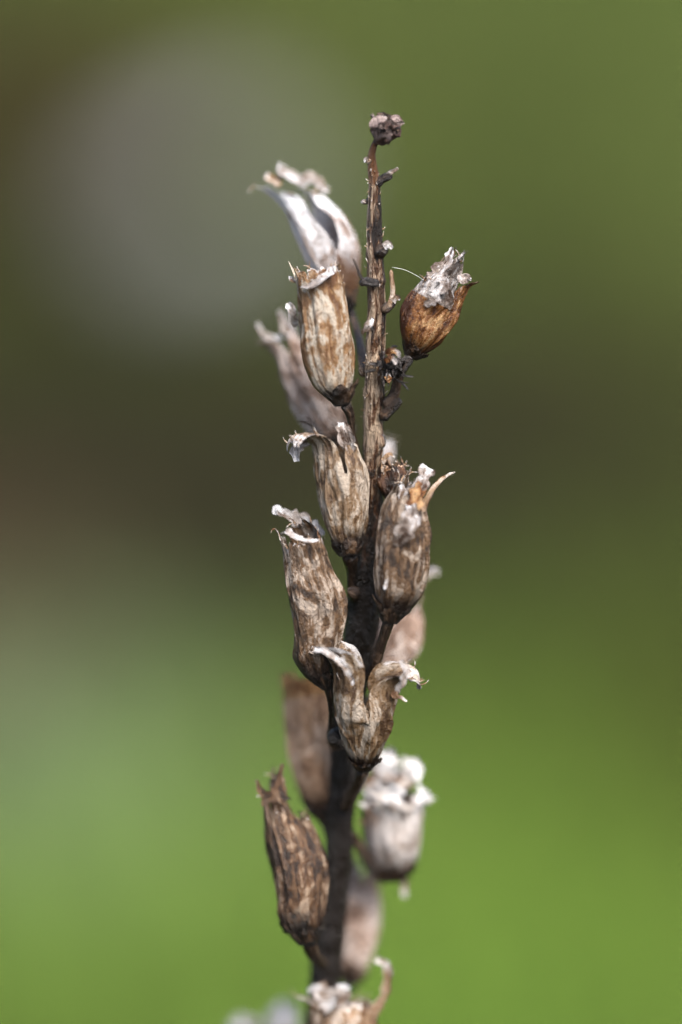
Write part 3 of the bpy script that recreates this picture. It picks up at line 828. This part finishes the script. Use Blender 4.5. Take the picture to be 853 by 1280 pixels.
# E orange, upper right
E = capsule('orange', (513, 447), (566, 345), 0.4, 0.0, [(0, 7), (.1, 15), (.28, 27), (.5, 31), (.7, 30), (.88, 27), (1, 25)],
        [V_(-60, 50, 1.04, wf=[(0, 1), (.5, .92), (1, .7)], lean=-0.05, curl=0.8, qc=0.65, rag=0.06, pale=0.62),
         V_(50, 185, 0.86, wf=[(0, 1), (.5, .95), (1, .8)], rag=0.14, crinkle=0.16, tooth=0.1),
         V_(185, 300, 1.30, wf=[(0, 1), (.4, .85), (.75, .5), (1, .12)], lean=-0.2, curl=-0.25, qc=0.4, rag=0.13, crinkle=0.20)],
        ts=0.66, bend=-4, vmats={1: 'ash', 2: 'ash'}, label="orange brown capsule standing alone at upper right", stalk=[(514, 445, 0.4, 8), (505, 458, 0.2, 7), (497, 478, 0.3, 6), (492, 497, 0.6, 7), (481, 510, 0.8, 9)])
for pts, hint in (([(526, 374, -0.7, 5), (538, 356, -1.0, 9), (550, 340, -0.8, 10), (559, 326, -0.4, 7), (566, 309, 0, 1.5)], (-.4, .3, .9)),
                  ([(534, 384, -1.5, 3), (543, 370, -1.8, 7), (553, 358, -1.7, 7), (560, 348, -1.4, 3)], (0, .3, 1)),
                  ([(516, 382, -0.2, 3), (521, 371, -0.5, 5), (529, 360, -0.7, 3)], (-.5, .3, .8)),
                  ([(576, 354, -0.6, 5), (583, 347, -0.4, 6), (589, 350, -0.3, 2)], (.2, .8, .5))):
    ribbon("withered_petal", pts, M['ash'], E, nrmhint=hint, crumple=0.22, rag=0.6, nu=15, step=1.2, th=0.5)

# F dark, right of the stem
F_ = capsule('grey', (487, 779), (513, 612), -0.6, -1.0, [(0, 8), (.06, 14), (.14, 22), (.23, 29), (.35, 33), (.47, 34), (.59, 34), (.71, 32), (.83, 28), (.95, 22), (1, 19)],
        [V_(-60, 60, 1.06, wf=[(0, 1), (.5, .9), (1, .5)], lean=-0.1, rag=0.06, tooth=0.2),
         V_(60, 150, 0.97, wf=[(0, 1), (.5, .97), (1, .8)], rag=0.08, tooth=0.05, pale=0.85),
         V_(150, 300, 1.14, wf=[(0, 1), (.5, .9), (1, .45)], lean=-0.1, rag=0.06, tooth=0.2)],
        ts=0.74, bend=[(0, 0), (.14, 4.5), (.23, 5.5), (.35, 4.5), (.47, 4), (.59, 2), (.71, 0), (.83, -3), (1, -3)], label="dark capsule with a pale torn patch right of the stem",
        stalk=[(487, 775, -0.6, 8), (480, 795, 0.4, 6.5), (472, 822, 1.8, 6.5), (460, 850, 3.2, 8)])
ribbon("withered_petal", [(531, 640, -1.6, 4), (537, 622, -1.4, 5), (546, 608, -1.2, 3.4), (557, 597, -1.0, 2.4), (569, 590, -0.8, 1.2)], M['straw'], F_, nrmhint=(-0.5, 0.5, 0.7), crumple=0.1, cup=0.6)
ribbon("withered_petal", [(516, 624, -2.0, 6), (523, 609, -1.7, 10), (530, 596, -1.3, 9.5), (537, 585, -1.0, 7)], M['ash'], F_, nrmhint=(0, .2, 1), crumple=0.12, nu=13, th=0.5, rag=0.5)
ribbon("withered_petal", [(512, 640, -2.5, 6), (518, 628, -2.4, 9), (524, 614, -2.0, 8), (528, 604, -1.6, 4)], M['orange'], F_, nrmhint=(.1, .2, 1), crumple=0.25, pale=(0.1, 0.4))
ribbon("withered_petal", [(498, 682, -2.75, 5), (504, 668, -2.95, 11), (511, 654, -2.95, 12), (516, 640, -2.75, 9), (514, 630, -2.4, 5)], M['ash'], F_, nrmhint=(.1, .2, 1), crumple=0.22, nu=15, step=1.4, rag=0.3)
ribbon("withered_petal", [(503, 624, -2.0, 4), (503, 615, -1.9, 5), (502, 606, -1.7, 2)], M['petal'], F_, crumple=0.3)
ribbon("withered_petal", [(484, 724, -2.4, 1.6), (483, 731, -2.45, 2.2), (481, 737, -2.4, 1.2)], M['petal'], F_, crumple=0.3)

# G short dark rust capsule tucked behind F
G = capsule('rust', (493, 624), (490, 578), 1.2, 1.2, [(0, 11), (.25, 16), (.6, 18), (.85, 16), (1, 13)],
        [V_(30, 150, .95, rag=0.12, wf=[(0, 1), (.5, .95), (1, .9)], curl=-0.5), V_(150, 270, 1.12, rag=0.12), V_(270, 390, 1.0, rag=0.12)], ts=0.72, th=1.8, calyx=False,
        label="short dark rust capsule tucked against the stem")
ribbon("withered_petal", [(478, 590, 0.4, 2), (480, 575, 0.2, 2.4), (486, 568, 0.1, 2.2), (494, 571, 0.3, 1.2)], M['straw'], G, nrmhint=(0, .3, 1))
tube("stalk", [(493, 622, 1.2, 9), (486, 640, 1.8, 8), (474, 660, 2.4, 9)], M['stalk'], G, seg=10)

# H long grey brown capsule on the left
H = capsule('grey', (411, 862), (378, 676), 0.8, 0.6, [(0, 6), (.03, 9), (.09, 16), (.17, 23), (.25, 29), (.33, 31), (.44, 33.5), (.55, 34.5), (.66, 34), (.76, 31.5), (.87, 29), (1, 25)],
        [V_(15, 160, 1.0, wf=[(0, 1), (.5, .98), (1, .95)], rag=0.035, curl=-0.5, qc=0.7, tooth=-0.15),
         V_(160, 230, 1.08, wf=[(0, 1), (.5, .8), (1, .5)], rag=0.06, lean=0.05, curl=0.5),
         V_(230, 375, 1.17, wf=[(0, 1), (.5, .85), (1, .5)], rag=0.05, lean=-0.2, curl=-0.5)],
        ts=0.88, bend=[(0, 0), (.03, -4), (.09, -8), (.17, -10), (.25, -9), (.33, -4), (.44, 1), (.55, 3.6), (.66, 3.6), (.76, 1.7), (.87, 1), (1, 0)], flat=0.85, label="long grey brown capsule leaning left of the stem", stalk=[(411, 858, 0.8, 6), (414, 880, 1.4, 4), (414, 905, 2.6, 4), (416, 922, 3.6, 8), (426, 934, 4.6, 10)])
ribbon("withered_petal", [(353, 668, -1.0, 3), (357, 664, -1.5, 4), (368, 670, -1.9, 4.5), (382, 676, -1.8, 4), (397, 675, -1.2, 2)], M['petal'], H, nrmhint=(0, .7, .7), crumple=0.3)
ribbon("withered_petal", [(399, 674, 2, 8), (386, 660, 2.2, 11), (372, 650, 2.2, 11), (362, 645, 2.0, 7), (352, 641, 1.8, 5), (345, 636, 1.7, 4), (344, 643, 1.5, 2)], M['petal'], H, nrmhint=(0.1, 0.5, 0.85), crumple=0.2, nu=11)

# I split wide open into two recurved valves, in front of the stem
I = capsule('drab', (455, 962), (458, 862), 1.8, 0.2, [(0, 9), (.1, 16), (.3, 25), (.55, 33), (.8, 37), (1, 38)],
        [V_(86, 266, 1.80, wf=[(0, 1), (.12, .92), (.35, .80), (.75, .66), (1, .35)], lean=-0.20, curl=2.2, qc=0.42, fold=0.35, rag=0.06, follow=False, crinkle=0.12, cup=1.3),
         V_(266, 446, 1.62, wf=[(0, 1), (.12, .92), (.35, .80), (.75, .68), (1, .4)], lean=-0.20, curl=4.0, qc=0.32, fold=0.35, rag=0.06, follow=False, crinkle=0.12, cup=1.3)],
        ts=0.66, flat=0.95, label="capsule split wide open into two recurved white tipped valves",
        stalk=[(455, 960, 1.6, 9), (449, 975, 2.8, 8), (440, 992, 4.6, 9), (430, 1010, 6.5, 10)])
ribbon("withered_petal", [(418, 805, 0.2, 7), (406, 808, 0, 6), (396, 812, -0.2, 5), (389, 811, -0.2, 4)], M['petal'], I, nrmhint=(0, .6, .8), crumple=0.5, rag=0.3)
ribbon("withered_petal", [(494, 862, -0.5, 3), (494, 870, -0.8, 4), (501, 872, -0.9, 3), (509, 877, -0.9, 1.2)], M['straw'], I, nrmhint=(0, .6, .8), crumple=0.2)
ribbon("withered_petal", [(393, 812, -2.6, 3), (408, 815, -2.8, 4.5), (422, 824, -2.7, 4.5), (434, 838, -2.5, 4), (442, 856, -2.3, 2)], M['petal'], I, nrmhint=(-.3, .5, .8), crumple=0.35)
ribbon("withered_petal", [(500, 826, -2.4, 4), (507, 838, -2.6, 5), (504, 852, -2.6, 5), (496, 864, -2.4, 3)], M['petal'], I, nrmhint=(.5, .3, .8), crumple=0.4)
ribbon("withered_petal", [(432, 852, -0.6, 3), (427, 846, -0.8, 4), (423, 840, -0.8, 2)], M['petal'], I, crumple=0.3)
tube("style", [(421, 834, 0, 1.3), (417, 842, -0.2, 1.1), (420, 848, -0.2, 1)], M['stalk'], I, seg=8)

# J blurred, behind on the right
J = capsule('pink', (474, 855), (512, 758), 7, 8.5, [(0, 7), (.25, 22), (.55, 29), (.8, 26), (1, 17)],
        [V_(90, 270, 1.16, wf=[(0, 1), (.5, .8), (1, .3)], lean=-0.1), V_(270, 450, 1.1, wf=[(0, 1), (.5, .8), (1, .3)], lean=-0.1)], ts=0.75,
        label="blurred pale capsule behind the stem on the right", stalk=[(474, 855, 7, 6), (462, 880, 6, 6), (446, 900, 6, 8)])
ribbon("withered_petal", [(522, 745, 8.5, 4), (531, 722, 8.6, 5), (540, 714, 8.6, 6), (549, 716, 8.6, 4)], M['petal'], J)

# K blurred tan tube behind on the left
K = capsule('tube', (411, 1028), (382, 846), 9.0, 10.5, [(0, 10), (.12, 22), (.4, 33), (.75, 31), (1, 29)],
        [V_(20, 160, 0.98, wf=[(0, 1), (.5, 1), (1, .95)], rag=0.03, pale=0.6), V_(160, 270, 1.04, lean=0.1, rag=0.04, pale=0.65), V_(270, 380, 1.05, rag=0.04, pale=0.6)],
        ts=0.85, vmats={0: 'amber', 1: 'amber', 2: 'amber'}, label="blurred tan tubular capsule with an orange mouth behind the stem", stalk=[(404, 1020, 9.5, 7), (412, 1045, 8.5, 6), (422, 1062, 8.5, 8)])

# L mottled brown, lower left
Lc = capsule('brown', (386, 1180), (352, 1005), 4.0, 4.5, [(0, 10), (.05, 15), (.14, 25), (.23, 30), (.34, 33), (.46, 34.5), (.57, 35), (.69, 33.5), (.8, 31), (.92, 27), (1, 23)],
        [V_(-60, 50, 0.90, wf=[(0, 1), (.5, .95), (1, .85)], rag=0.06), V_(50, 125, 0.98, wf=[(0, 1), (.5, .85), (1, .5)], rag=0.1),
         V_(125, 215, 1.17, wf=[(0, 1), (.4, .85), (.8, .6), (1, .2)], lean=0.05, curl=0.5, qc=0.5, rag=0.04), V_(215, 300, 1.26, wf=[(0, 1), (.4, .7), (1, .15)], lean=0.05, curl=0.1, rag=0.05)],
        ts=0.78, bend=[(0, 0), (.14, -1), (.23, -1), (.34, 4), (.46, 6.5), (.57, 6.5), (.69, 4.5), (.8, 2), (1, 0)], label="mottled brown capsule with two pointed tips at lower left", stalk=[(385, 1174, 4, 10), (392, 1192, 5, 8), (404, 1206, 8, 9)])
ribbon("withered_petal", [(350, 1002, 3.6, 12), (348, 985, 3.9, 9), (350, 970, 4.2, 5), (353, 955, 4.4, 1.5)], M['brown'], Lc, crumple=0.25, pale=(0.2, 0.4))
ribbon("withered_petal", [(338, 1003, 3.8, 10), (330, 994, 4, 6), (324, 986, 4.2, 3), (321, 975, 4.3, 1.2)], M['brown'], Lc, crumple=0.25, pale=(0.2, 0.4))

# M white tattered, lower right
Mc = capsule('snow', (492, 1100), (490, 1004), 10.5, 9.5, [(0, 13), (.1, 21), (.3, 29), (.6, 35), (.85, 37), (1, 37)],
        [V_(-40, 70, 1.1, lean=0.15, curl=0.9, qc=0.5, rag=0.15, wf=[(0, 1), (.5, .8), (1, .3)]), V_(70, 150, 1.0, rag=0.15, lean=0.05, curl=0.6, wf=[(0, 1), (.5, .85), (1, .5)]),
         V_(150, 235, 1.3, rag=0.15, wf=[(0, 1), (.5, .8), (1, .4)]), V_(235, 320, 1.5, rag=0.15, lean=-0.1, wf=[(0, 1), (.5, .8), (1, .4)])],
        ts=0.72, label="tattered white capsule blurred at lower right", stalk=[(490, 1098, 10.5, 13), (468, 1085, 10, 9), (452, 1062, 9.5, 7), (436, 1040, 8.8, 8)])
for pts in ([(464, 996, 9, 14), (473, 968, 9.2, 16), (484, 948, 9.4, 13), (490, 936, 9.4, 6)], [(496, 990, 9.6, 12), (510, 968, 9.8, 13), (527, 957, 9.8, 9)],
            [(512, 1016, 9, 9), (522, 1000, 9, 12), (536, 990, 9, 7)], [(478, 1012, 8, 12), (486, 996, 7.8, 16), (497, 982, 7.8, 9)], [(462, 1030, 8.4, 9), (464, 1004, 8.2, 11), (470, 984, 8.4, 6)]):
    ribbon("withered_petal", pts, M['snow'], Mc, crumple=0.55, rag=0.9, nu=17, step=1.3, nrmhint=(0.1, 0.5, 0.85))
ribbon("withered_petal", [(500, 1088, 11, 6), (505, 1102, 11, 5), (506, 1122, 11, 3)], M['straw'], Mc)

# N pale, behind the stem low down
Nn_ = capsule('pink', (438, 1230), (455, 1086), 14, 15, [(0, 10), (.3, 25), (.6, 27), (.85, 21), (1, 15)],
        [V_(90, 270, 1.05), V_(270, 450, 1.05)], ts=0.8, label="blurred pale capsule behind the lower stem", stalk=[(440, 1224, 17, 8), (428, 1250, 14, 7), (412, 1268, 12, 8)])

# O at the lower edge
O = capsule('straw', (430, 1335), (430, 1258), 7.5, 7.5, [(0, 12), (.25, 34), (.6, 42), (1, 40)],
        [V_(20, 120, 1.12, wf=[(0, 1), (.5, .7), (1, .3)], lean=-0.05, curl=-0.2, rag=0.06), V_(120, 235, 1.28, wf=[(0, 1), (.5, .7), (1, .4)], lean=0.1, curl=1.6, qc=0.3, rag=0.06),
         V_(235, 380, 1.1, wf=[(0, 1), (.5, .7), (1, .3)], rag=0.06)], ts=0.7, label="capsule with curling tips at the lower edge of the spike")
ribbon("withered_petal", [(452, 1290, 7, 11), (466, 1266, 7, 9), (480, 1246, 7, 6), (486, 1224, 7, 5), (482, 1206, 7, 5), (471, 1198, 7, 4)], M['straw'], O, crumple=0.15, nrmhint=(-.3, .3, .9))
ribbon("withered_petal", [(414, 1262, 6.5, 10), (404, 1244, 6.3, 12), (394, 1236, 6.3, 9), (385, 1240, 6.5, 5)], M['petal'], O, crumple=0.2, nrmhint=(-.1, .6, .8))
ribbon("withered_petal", [(432, 1265, 6.3, 8), (430, 1245, 6.3, 9), (428, 1230, 6.5, 6)], M['petal'], O, crumple=0.2)
tube("stalk", [(430, 1333, 7.5, 11), (420, 1350, 9, 9), (404, 1362, 11, 10)], M['stalk'], O, seg=10)

# P far out of focus at the lower edge
Pc = capsule('white', (345, 1350), (328, 1280), 20, 20, [(0, 10), (.3, 38), (.6, 46), (1, 46)],
        [V_(0, 90, 1.15, rag=0.12, lean=0.1), V_(90, 180, 1.1, rag=0.12, lean=0.1, curl=0.5), V_(180, 270, 1.2, rag=0.12), V_(270, 360, 1.25, rag=0.12)], ts=0.65,
        label="very blurred pale capsule at the lower left edge", stalk=[(345, 1348, 20, 10), (370, 1370, 17, 9), (398, 1385, 13, 10)])

# Q tip of a capsule behind the stem
Q_ = capsule('white', (468, 604), (484, 556), 9, 10, [(0, 5), (.4, 12), (.75, 13), (1, 8)], [V_(90, 270, 1.1), V_(270, 450, 1.2)], ts=0.7, calyx=False,
        label="small pale capsule peeping out behind the stem", stalk=[(468, 604, 9, 5), (462, 625, 6, 5), (462, 645, 3.5, 7)])

# ------------------------------------------------------------------ terminal bud and what is left on the stem
def terminal_bud():
    S = shell((474, 181), (485, 146), -0.7, -0.9, [(0, 5), (.15, 9), (.4, 15), (.65, 17), (.85, 15), (1, 10)],
              [V_(20, 110, 1.02, lean=-0.3, curl=-0.9, rag=0.1, crinkle=0.25), V_(110, 200, 0.9, lean=0.3, curl=0.6, rag=0.1, crinkle=0.25),
               V_(200, 290, 1.1, lean=-0.2, curl=-1.0, rag=0.1, crinkle=0.25), V_(290, 380, 1.0, lean=-0.1, curl=-0.9, rag=0.1, crinkle=0.25)], ts=0.5, crumple=0.22, ridges=0.08, th=2)
    o = emit("terminal_bud", S, S['F_cup'], M['budm'], root)
    for fv in S['F_val']: emit("sepal", S, fv, M['budm'], o)
    S = shell((476, 168), (488, 142), -0.8, -0.9, [(0, 6), (.3, 12), (.6, 13), (.85, 10), (1, 2)], [V_(0, 180, 1.0), V_(180, 360, 1.0)], ts=0.9, crumple=0.3, ridges=0.08, th=2)
    emit("bud_core", S, np.concatenate([S['F_cup']] + S['F_val'], 0), M['calyx'], o)
    ribbon("sepal", [(465, 166, -1.6, 3), (468, 157, -1.9, 5), (476, 150, -2.0, 5), (484, 149, -2.0, 3)], M['budm'], o, crumple=0.4, nrmhint=(-.2, .5, .8))
    ribbon("sepal", [(476, 158, -2.2, 3), (486, 154, -2.2, 4), (496, 155, -1.8, 3.5), (505, 154, -1.4, 1)], M['budm'], o, crumple=0.4)
    for k in range(9):
        a = rng.uniform(0, 2 * np.pi); x0, y0 = 484 + rng.normal(0, 6), 158 + rng.normal(0, 7)
        ribbon("sepal", [(x0, y0, -1.5 + rng.normal(0, .4), rng.uniform(2, 4)), (x0 + 6 * math.cos(a), y0 + 6 * math.sin(a), -1.9 + rng.normal(0, .3), rng.uniform(2.5, 5)),
                         (x0 + 11 * math.cos(a + .7), y0 + 11 * math.sin(a + .7), -1.5, 1.2)], M['budm' if k % 3 else 'calyx'], o, crumple=0.6, nu=7, step=1.3, nrmhint=(rng.normal(0, .5), rng.normal(0, .5), 1))
    ribbon("sepal", [(490, 150, -1.4, 5), (498, 147, -1.1, 5), (500, 155, -1.2, 4)], M['budm'], o, crumple=0.4, nrmhint=(.5, .4, .7))
terminal_bud()

def node_stub(pts, mat='stalk', tip=None, rimv=0.0):
    o = tube("stalk_stub", pts, M[mat], root, seg=12, step=1.2, lump=0.28, rimv=rimv)
    if tip:
        ribbon("withered_petal", tip, M['petal'], o, crumple=0.3, nu=7, step=1.0, th=1.4)
    return o
node_stub([(470, 232, -0.4, 6), (478, 224, -0.5, 6), (486, 221, -0.6, 6), (491, 222, -0.6, 4)], 'stalk', [(484, 219, -0.8, 2.5), (491, 214, -0.8, 2.6), (498, 210, -0.8, 1.6)])
node_stub([(466, 204, -0.5, 4), (461, 201, -0.5, 4.5), (456, 200, -0.5, 3.5)], 'stem', [(460, 200, -0.8, 1.6), (457, 198, -0.8, 2), (456, 203, -0.8, 1)])
node_stub([(466, 248, -0.2, 4), (459, 252, -0.2, 3), (453, 254, -0.2, 2.2)], 'stem', [(458, 251, -0.3, 1.6), (454, 252, -0.4, 2), (452, 254, -0.3, 1)])
node_stub([(470, 318, -0.3, 9), (478, 313, -0.6, 8), (485, 310, -0.7, 6)], 'stalk', [(480, 309, -1.0, 3), (485, 306, -1.0, 4.5), (490, 311, -0.9, 2)])
node_stub([(474, 355, -0.55, 5), (466, 353, -0.75, 6), (457, 352, -0.7, 6), (450, 354, -0.4, 4.5)], 'black')
node_stub([(478, 390, 0, 8), (487, 382, -0.1, 6.5), (494, 376, -0.2, 5)], 'stalk', [(491, 377, -0.5, 3), (496, 372, -0.5, 3), (500, 375, -0.4, 1.2)])
tube("dry_thread", [(486, 386, -0.2, 5), (491, 368, -0.3, 3.5), (490, 350, -0.3, 2.8), (489, 337, -0.3, 2.4)], M['straw'], root, seg=10, rimv=0.6)
tube("dry_thread", [(456, 352, -0.8, 2.2), (450, 344, -0.9, 1.8), (446, 332, -0.9, 1.6), (441, 323, -0.9, 1.3)], M['stalk'], root, seg=8)
ribbon("withered_petal", [(453, 418, -0.8, 1.5), (457, 411, -1.1, 3.6), (462, 404, -1.2, 3.8), (466, 398, -1.1, 1.5)], M['petal'], root, crumple=0.1, nu=7)
node_stub([(476, 524, 0.7, 8), (487, 513, 0.6, 7), (495, 505, 0.5, 6.5), (500, 498, 0.4, 6)], 'calyx')
node_stub([(460, 566, 1.4, 8), (476, 548, 1.2, 6), (478, 560, 1, 5)], 'stem')
node_stub([(432, 912, 2.8, 8), (424, 918, 2.2, 10), (414, 921, 1.8, 9), (409, 921, 1.8, 6)], 'black')
node_stub([(446, 742, 2.4, 9), (441, 740, 1.6, 8), (436, 738, 1.2, 5)], 'stalk')

# dark withered flower caught at the foot of the upper right capsule
tangle = []
rt = np.random.default_rng(42)
for k in range(44):
    a = rt.uniform(0, 2 * np.pi); ln = rt.uniform(9, 26)
    cx, cy = 489 + rt.normal(0, 8), 459 + rt.normal(0, 8)
    dx, dy = math.cos(a) * ln, math.sin(a) * ln * 0.7
    dz = rt.uniform(-1.2, 0.2)
    hw = rt.uniform(0.8, 3.2)
    ribbon("x", [(cx, cy, dz, hw * 0.7), (cx + dx * .4 + rt.normal(0, 3), cy + dy * .4 + rt.normal(0, 3), dz - rt.uniform(0, .5), hw),
                 (cx + dx * .75, cy + dy * .75 + rt.normal(0, 3), dz, hw * 0.7), (cx + dx, cy + dy, dz + rt.normal(0, .3), 0.6)], None, None,
           nrmhint=(rt.normal(0, .5), rt.normal(0, .5), 1), nu=5, step=1.8, crumple=0.5, th=1.0, join=tangle)
wf = joined("withered_flower", tangle, M['black'], root)
wf["label"] = "blackened withered flower tangled at the foot of the upper right capsule"
for pts in ([(484, 444, -1.4, 3), (490, 438, -1.6, 4), (497, 441, -1.6, 3), (500, 447, -1.4, 1.5)], [(482, 452, -1.6, 3), (489, 447, -1.8, 4), (496, 455, -1.6, 2)],
            [(484, 470, -1.2, 3), (487, 476, -1.3, 3), (484, 466, -1.0, 2)]):
    ribbon("withered_petal", pts, M['orange'], wf, crumple=0.4, nu=7, step=1.2)
for pts in ([(498, 466, -0.8, 2), (508, 470, -1, 1.6), (517, 471, -1, 1)], [(500, 476, -0.6, 1.6), (506, 482, -0.7, 1.4), (511, 488, -0.7, .9)],
            [(470, 462, -1, 2), (461, 464, -1.1, 1.6), (455, 465, -1.1, 1)], [(502, 452, -0.6, 1.6), (510, 446, -0.7, 1.4), (516, 449, -0.7, .8)]):
    tube("dry_thread", pts, M['black'], wf, seg=8, step=1.5)

# loose splinters and flakes of bark on the upper stem
for (x, y, l, wdt, m_) in ((460, 300, 40, 2.0, 'straw'), (476, 420, 46, 2.2, 'black'), (462, 500, 40, 3.0, 'straw'), (478, 470, 26, 1.8, 'stalk'),
                           (474, 365, 30, 2.6, 'black'), (466, 395, 36, 2.4, 'black'), (463, 455, 26, 2.0, 'black'), (471, 270, 26, 2.6, 'calyx'), (476, 540, 40, 2.2, 'stalk')):
    dd_ = stem_d(y) - 0.78 + 0.06 * abs(x - 469) 
    ribbon("bark_splinter", [(x, y + l / 2, dd_ + .05, wdt * .5), (x + 1, y, dd_, wdt), (x - 0.5, y - l / 2, dd_ - .02, wdt * .4)], M[m_], root, nu=5, crumple=0.3, cup=-0.3, th=1.0)

hairs = []
for k in range(70):
    y = rng.uniform(190, 640); xs = float(np.interp(y, [p[1] for p in stem_pts], [p[0] for p in stem_pts])); rr = float(np.interp(y, [p[1] for p in stem_pts], [p[2] for p in stem_pts])) * 0.9
    a = rng.uniform(-0.3, math.pi + 0.3); ln = rng.uniform(2.5, 8)
    bx, bd = xs + math.cos(a) * rr * 0.95, stem_d(y) - math.sin(a) * rr * 0.95 * PXM * 1000
    dx, dy = math.cos(a) * ln * .7 + rng.normal(0, 1.5), rng.normal(-1.5, 3)
    ribbon("x", [(bx, y, bd, .6), (bx + dx * .5, y + dy * .3, bd - .05 * math.sin(a) * ln, .5), (bx + dx, y + dy, bd - .05 * math.sin(a) * ln, .3)], None, None, nu=3, step=1.2, th=0.4, crumple=0, join=hairs)
joined("frayed_fibres", hairs, M['straw'], root)

# fine web thread between the stem and the upper right capsule
def web():
    o = tube("spider_thread", [(490, 334, -0.3, 0.22), (505, 337, -0.2, 0.2), (520, 344, -0.2, 0.2), (531, 351, -0.4, 0.22)], simple_mat("spider_silk", col=(0.8, 0.8, 0.8), rough=0.3), None, seg=5, lump=0)
    tag(o, "fine pale spider thread strung between stem top and orange capsule", "spider thread")
web()

for o in list(bpy.data.objects):
    if "_o" in o: del o["_o"]
